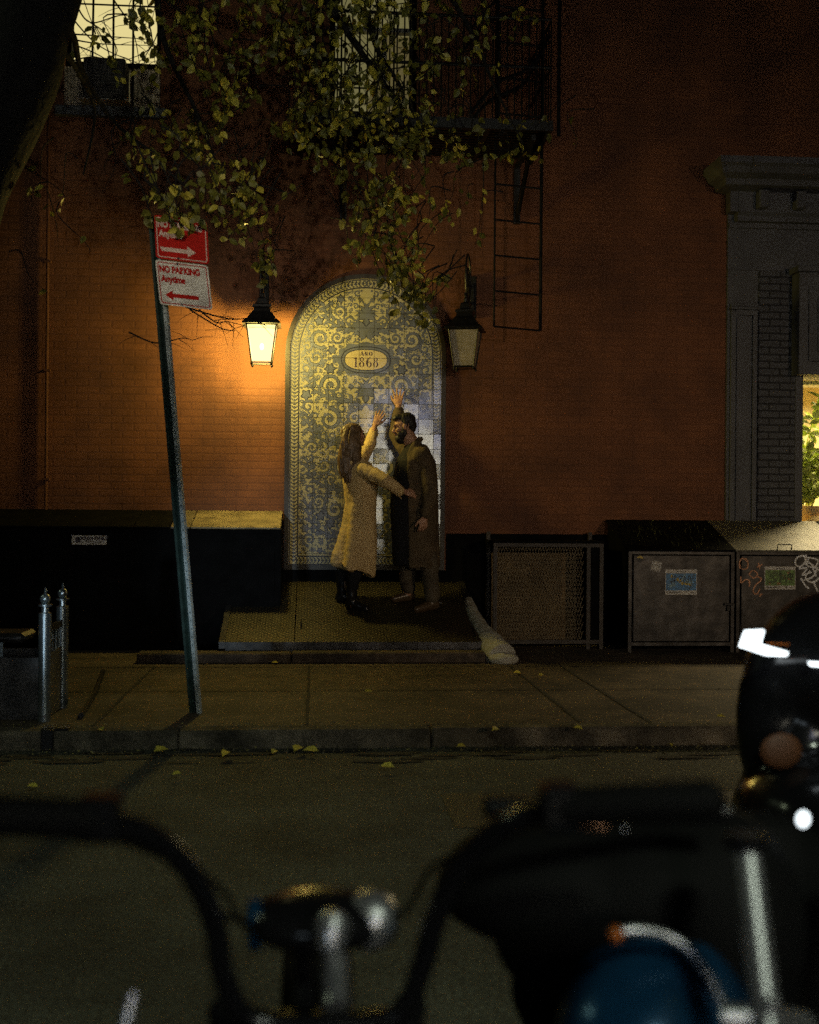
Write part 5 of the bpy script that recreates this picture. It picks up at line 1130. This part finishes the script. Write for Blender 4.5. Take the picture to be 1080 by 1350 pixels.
hand_blob(B, wrF, V((.42, .05, 1)), V((-.1, -1, .1)), V((1, 0, -.35)), curl=.06, spread=.22, s=.98)
hand_blob(B, wrN, V((1, .14, -.22)), V((.1, -1, .35)), V((.1, 0, 1)), curl=.30, spread=.10, s=.92)
me = voxel(B, .0052, 3); meshobj('body', me, 'skin', wo, smooth=True)
for k in (1, -1): MB().ball(q_(.083, .031*k, .006), .0085, 10).build('eye', 'eye', wo, smooth=True)
MB().ball(q_(.096, 0, -.056), (.006, .017, .007), 10, Rm).build('lips', 'lip', wo, smooth=True)
# hair: cap plus long locks down the back
s_ = .92; h = MB(); he((-.022, 0, .050), (.106, .090, .078)); he((-.070, 0, .000), (.062, .080, .080)); he((-.02, -.070, .005), (.055, .024, .065)); he((-.02, .070, .005), (.055, .024, .065))
hb = [P(459, 590, 10.38), P(456, 606, 10.34), P(456, 622, 10.32), P(459, 634, 10.31)]
limb_(h, hb, [.075, .078, .062, .022]); limb_(h, [P(469, 588, 10.33), P(469, 606, 10.30), P(467, 622, 10.29)], [.055, .050, .022]); limb_(h, [P(457, 590, 10.48), P(454, 610, 10.46), P(455, 628, 10.44)], [.066, .062, .024])
r6 = random.Random(9)
def strand(px0, py0, Y0, px1, py1, Y1, w_=.008):
    a = P(px0, py0, Y0); e = P(px1, py1, Y1); m1 = a*.66+e*.34+V((r6.uniform(-.03, .01), r6.uniform(-.03, 0), 0)); m2 = a*.33+e*.67+V((r6.uniform(-.025, .025), r6.uniform(-.02, .01), 0)); h.tube(catmull([a, m1, m2, e], 5), [w_*k for k in [.7+.5*sin(pi*i/15) for i in range(16)]], 6)
for k in range(80):
    t_ = r6.random(); strand(453+t_*22, 566+r6.uniform(-6, 8), 10.36-.05*sin(pi*t_)+.0, 449+t_*23+r6.uniform(-3, 3), 622+r6.uniform(-10, 16), 10.27+.08*(1-t_)*r6.random(), .0068)
hair = voxel(h, .0055, 1, lambda c, n_: n_*.003*noise.noise(V((c.x*110, c.y*110, c.z*8)))); meshobj('hair', hair, 'hair_light', wo, smooth=True)
# trench coat
C_ = MB(); tt = .25
ell_loft(C_, [pr(470, 604, 10.42, .075, .09, tt), pr(471, 611, 10.42, .12, .17, tt), pr(473, 622, 10.42, .145, .205, tt), pr(475, 642, 10.42, .150, .20, tt), pr(476, 664, 10.42, .140, .18, tt), pr(474, 690, 10.42, .150, .20, tt), pr(470, 718, 10.42, .168, .225, tt), pr(466, 740, 10.42, .183, .24, tt), pr(464.5, 754, 10.42, .188, .245, tt)], 36)
limb_(C_, [shN+V((-.005, .015, 0)), elN, wrN+V((-.05, .0, .008))], [.078, .064, .050]); limb_(C_, [shF, elF, wrF+V((-.015, -.01, -.055))], [.072, .058, .044])
C_.cap_(shN+V((-.02, .04, .01)), shF+V((-.02, -.04, .01)), .07, .065)
C_.tube([P(485, 612, 10.34), P(478, 607, 10.30), P(464, 610, 10.29), P(457, 612, 10.38), P(460, 606, 10.50)], [.022, .030, .034, .034, .02], 10)
ff = folds((P(470, 700, 10.42).x, 10.42), .028, 6, 5, P(470, 655, 10.42).z, .9); zw = P(470, 690, 10.42).z; xw = P(478, 700, 10.42).x
C_ = voxel(C_, .0085, 3, lambda co, n_: ff(co, n_)+V((0, 0, max(0, min(1, (zw-co.z)/.4))*(xw-co.x)*.30))); coat = meshobj('trench_coat', C_, 'coat_tan', wo, smooth=True)
sk = MB(); sk.tube([P(529, 642, 10.115), P(525, 652, 10.11), P(529, 657, 10.16)], .006, 6); sk.build('sleeve_strap', 'coat_tan', wo)
# boots and dark trousers
Tm = MB(); limb_(Tm, [hipN, knN, aN+V((0, 0, .12))], [.09, .068, .055]); limb_(Tm, [hipF, knF, aF+V((0, 0, .12))], [.09, .068, .055]); meshobj('trousers', voxel(Tm, .012, 4), 'black_cloth', wo, smooth=True)
for an, toe in ((aN, toeN), (aF, toeF)):
    F_ = MB(); d = (toe-an); d.z = 0; d.normalize(); F_.cap_(an+V((-.004, 0, .20)), an, .058, .045); F_.cap_(an+V((0, 0, .01)), an-d*.028+V((0, 0, -.028)), .045, .038); F_.cap_(an+V((0, 0, -.01)), toe, .042, .030); F_.cap_(an-d*.03+V((0, 0, -.05)), toe+V((0, 0, -.014)), .022, .018)
    meshobj('boot', voxel(F_, .008, 3, lambda c, n_: n_*.004*noise.noise(c*25)), 'leather', wo, smooth=True)

# ================================================================ motorcycles parked at the near kerb, close to the camera
def wheel(root, c, R_=.31, wd=.055):
    w_ = MB(); q = [(c[0], c[1]+R_*cos(2*pi*k/28), c[2]+R_*sin(2*pi*k/28)) for k in range(29)]; w_.tube(q, wd, 10, cap=False); o = w_.build('wheel', 'rubber', root, smooth=True)
    r_ = MB(); q = [(c[0], c[1]+(R_-.05)*cos(2*pi*k/28), c[2]+(R_-.05)*sin(2*pi*k/28)) for k in range(29)]; r_.tube(q, .014, 8, cap=False)
    r_.lathe([(.04, -.06), (.05, -.02), (.05, .02), (.04, .06)], c, axis=(1, 0, 0)); 
    for k in range(12): a = pi*2*k/12; r_.tube([(c[0], c[1]+.04*cos(a), c[2]+.04*sin(a)), (c[0], c[1]+(R_-.05)*cos(a), c[2]+(R_-.05)*sin(a))], .004, 5)
    r_.build('rim', 'chrome', o, smooth=True)
mA = thing('motorcycle', 'black motorcycle seen from the saddle with wide curved handlebar and chrome headlight', 'motorcycle', (P(430, 1300, 1.3).x, 1.0, 0))
Yh = 1.30
L = [P(-70, 1078, 1.16), P(20, 1076, 1.17), P(110, 1080, 1.20), P(190, 1098, 1.24), P(248, 1145, 1.28), P(282, 1215, 1.31), P(296, 1290, 1.33), P(330, 1343, 1.34), P(430, 1352, 1.34), P(525, 1338, 1.34), P(556, 1275, 1.33), P(578, 1200, 1.31), P(618, 1130, 1.28), P(675, 1085, 1.24), P(760, 1064, 1.20), P(850, 1058, 1.17), P(930, 1056, 1.16)]
MB().tube(catmull(L, 5), .0135, 14).build('handlebar', 'moto_black', mA, smooth=True)
for pts in (L[:3], L[-3:][::-1]):
    g = MB(); g.tube([pts[0], pts[1], pts[2]+(pts[2]-pts[1])*.2], [.021, .020, .021], 14); g.ball(pts[0], .022, 10); g.build('grip', 'rubber', mA, smooth=True)
    e = pts[2]+(pts[2]-pts[1])*.25; g = MB().box(e-V((.022, .02, .02)), e+V((.022, .02, .026))); g.build('switch_housing', 'moto_black', mA, bevel=.006)
    g = MB().tube(catmull([e+V((0, .03, 0)), e*.6+pts[1]*.4+V((0, .065, -.008)), pts[0]+V((0, .075, -.012))], 5), [.007]*10+[.010], 8); g.build('lever', 'chrome' if pts[0].x < 0 else 'moto_black', mA, smooth=True)
for i, (xa_, xb_, zz) in enumerate(((110, 400, 1150), (150, 420, 1165), (700, 450, 1140))):
    MB().tube(catmull([P(xa_, 1090, 1.22), P((xa_+xb_)/2, zz, 1.36), P((xa_+xb_*2)/3, zz+60, 1.42), P(xb_, 1235, 1.45)], 6), .0032, 6).build('cable', 'rubber', mA)
# wide low headlight pod, speedometer, risers, forks
hcA = P(420, 1212, 1.46)
o = MB().ball(hcA, (.092, .07, .036), 28).build('headlight', 'moto_black', mA, smooth=True)
MB().lathe([(.036, -.012), (.0375, 0), (.030, .022), (.012, .034), (.002, .036)], hcA+V((.066, -.012, .002)), axis=(.8, -.55, .22), n=22).build('ear', 'satin', o, smooth=40)
MB().lathe([(.034, 0), (.031, .015), (.002, .02)], hcA+V((-.072, 0, -.004)), axis=(-1, -.1, 0), n=18).build('ear', 'moto_blue', o, smooth=40)
cA = P(438, 1222, 1.34); MB().lathe([(.002, -.030), (.014, -.026), (.019, -.012), (.020, .004), (.014, .016), (.002, .020)], cA, axis=(.1, .35, .93), n=20).build('speedometer', 'satin', mA, smooth=40)
for px, r_ in ((400, .012), (441, .0165)): a = P(px, 1262, 1.42); c_ = P(px+2, 1330, 1.36); MB().tube([a, c_], [r_, r_], 18).build('riser', 'satin' if px > 420 else 'moto_black', mA, smooth=True)
for s_ in (-1, 1):
    a = V((hcA.x+s_*.11, 1.40, .74)); MB().tube([a, V((hcA.x+s_*.11, 1.78, .31))], .021, 12).build('fork', 'moto_black', mA, smooth=True)
MB().box((hcA.x-.13, 1.37, .70), (hcA.x+.13, 1.43, .73)).build('triple_clamp', 'moto_black', mA, bevel=.006)
wheel(mA, (hcA.x, 1.78, .33)); wheel(mA, (hcA.x, .28, .33))
tk = MB().ball((hcA.x, 1.02, .70), (.14, .26, .10), 22).ball((hcA.x, .62, .66), (.13, .22, .06), 18); meshobj('tank', voxel(tk, .012, 5), 'moto_black', mA, smooth=True)
MB().ball((hcA.x, .86, .42), (.14, .22, .17), 14).box((hcA.x-.09, .62, .25), (hcA.x+.09, 1.15, .32)).build('engine', 'dull_steel', mA, smooth=30)
q = [(hcA.x, .28+.37*cos(a), .33+.37*sin(a)) for a in [.3+2.3*i/12 for i in range(13)]]; MB().tube(q, .05, 8).build('mudguard', 'moto_black', mA, smooth=True)
m_ = P(168, 1345, 1.18); MB().tube([m_+V((-.012, 0, -.06)), m_, P(176, 1308, 1.19)], [.006, .008, .007], 8).build('cable_guide', 'satin', mA, smooth=True)

mB = thing('motorcycle', 'blue and black touring motorcycle with chrome fork close at the right edge', 'motorcycle', (P(950, 1300, 1.25).x, 1.0, 0))
# fork leg with chrome sleeve
for px0, px1, Y in ((983, 1014, 1.22), (1180, 1200, 1.42)):
    a = P(px0, 1118, Y+.06); c_ = P(px1, 1376, Y-.05); MB().tube([a, c_], .0160, 24).build('fork', 'satin', mB, smooth=True)
    MB().lathe([(.020, 0), (.025, .004), (.025, .012), (.018, .016)], a, n=18).build('fork_cap', 'moto_black', mB, smooth=30)
a = P(1012, 1342, 1.19); MB().tube([P(950, 1340, 1.2), a, P(1060, 1350, 1.25)], .014, 10).build('clamp_bolt', 'satin', mB, smooth=True)
MB().box(P(1012, 1350, 1.17)+V((0, 0, 0)), P(1026, 1318, 1.17)+V((0, .015, 0))).build('clamp', 'satin', mB, bevel=.002)
# blue headlight shell with chrome visor rim
hb_ = P(862, 1352, 1.40); 
o = MB().lathe([(.01, -.16), (.05, -.15), (.085, -.11), (.105, -.05), (.112, .0), (.112, .04), (.10, .06)], hb_, axis=(.55, .80, .12), n=30).build('headlight', 'moto_blue', mB, smooth=40)
q = catmull([P(800, 1232, 1.34), P(840, 1226, 1.34), P(885, 1236, 1.34), P(920, 1265, 1.33), P(948, 1315, 1.32), P(962, 1352, 1.31)], 5); MB().tube(q, .0062, 12).build('rim', 'satin', o, smooth=True)
MB().ball(P(812, 1232, 1.33), .010, 10).build('trim', 'amber', o, smooth=True)
# black bodywork: tank, screen, instrument housing
tk = MB().ball(P(760, 1165, 1.52), (.19, .12, .085), 22).ball(P(700, 1150, 1.55), (.12, .1, .07), 18).ball(P(860, 1175, 1.5), (.16, .12, .10), 18).ball(P(940, 1220, 1.5), (.12, .12, .16), 18).ball(P(760, 1225, 1.6), (.12, .10, .10), 18).ball(P(850, 1290, 1.65), (.2, .10, .16), 18).ball(P(1000, 1330, 1.7), (.2, .10, .3), 18); meshobj('fairing', voxel(tk, .012, 5), 'rubber', mB, smooth=True)
q = [P(640, 1064, 1.34), P(760, 1068, 1.36), P(860, 1064, 1.38), P(960, 1070, 1.38)]; MB().tube(catmull(q, 4), .012, 10).build('handlebar', 'moto_black', mB, smooth=True)
MB().tube([P(735, 1087, 1.30), P(800, 1090, 1.30)], [.006, .006], 8).build('lever', mat('worn_copper_metal', (.30, .16, .09), .35, metal=.8), mB, smooth=True)  # brownish highlight on the lever, put into its metal colour
MB().ball(P(823, 1093, 1.30), .006, 8).build('lever_end', 'chrome', mB, smooth=True)
MB().ball(P(1059, 1080, 1.50), (.008, .004, .010), 10).build('warning_lamp', 'led', mB, smooth=True)  # chrome glint drawn as a glowing bead
wheel(mB, (P(1010, 1300, 1.2).x+.25, 1.95, .33)); wheel(mB, (P(1010, 1300, 1.2).x+.05, .42, .33))
q = MB().ball((P(930, 1300, 1.2).x+.1, .95, .60), (.16, .30, .12), 20); meshobj('tank', voxel(q, .015, 4), 'moto_blue', mB, smooth=True)
MB().box((P(930, 1300, 1.2).x-.02, .6, .22), (P(930, 1300, 1.2).x+.22, 1.3, .50)).build('engine', 'dull_steel', mB, bevel=.03)

YC = 2.75
mC = thing('motor_scooter', 'black scooter with small bright white lamp at the right edge before the trash lockers', 'scooter', (P(1060, 1000, YC).x, YC, 0))
e_ = lambda px, py, dy, r: (P(px, py, YC+dy), r)
sc_ = MB()
for c_, r_ in (e_(1050, 1010, .1, (.13, .14, .24)), e_(1060, 880, .08, (.15, .12, .12)), e_(1110, 880, .1, (.22, .2, .20)), e_(1015, 950, .08, (.085, .08, .20)), e_(1110, 1080, 0, (.26, .3, .18)), e_(1020, 905, .06, (.075, .07, .09))): sc_.ball(c_, r_, 22)
meshobj('front_cowl', voxel(sc_, .014, 6), 'moto_black', mC, smooth=True)
def slab(pts, dy=-.075, th=.012): return [P(x, y, YC+dy) for x, y in pts], V((0, th, 0))
g = MB(); g.prism(*slab([(984, 832), (1008, 831), (1003, 849), (977, 852)])); g.prism(*slab([(976, 852.5), (1003, 849.5), (1040, 860), (1037, 865), (1010, 864)])); g.build('headlamp', 'led', mC, label='bright white headlamp')
MB().prism(*slab([(1068, 873), (1095, 875), (1095, 880), (1070, 878)])).build('side_lamp', 'led', mC)  # thin chrome glint drawn as a glowing sliver
MB().tube([P(1013, 848.5, YC-.08), P(1040, 849.5, YC-.08)], .0028, 6).build('indicator', 'amber', mC)
MB().ball(P(1030, 990, YC-.06), (.052, .012, .044), 14).build('reflector', mat('dull_amber_reflector', (.09, .032, .010), .6, var=.3), mC, smooth=True)
xc = P(1090, 1000, YC).x
wheel(mC, (xc, YC+.35, .24), .22, .05); wheel(mC, (xc+.1, YC-.75, .24), .22, .05)
MB().box((xc-.14, YC-.55, .25), (xc+.16, YC+.15, .40)).box((xc-.10, YC-.95, .40), (xc+.16, YC-.45, .70)).build('floorboard', 'moto_black', mC, bevel=.03)
MB().ball((xc+.04, YC-.68, .74), (.14, .34, .07), 18).build('seat', 'rubber', mC, smooth=True)
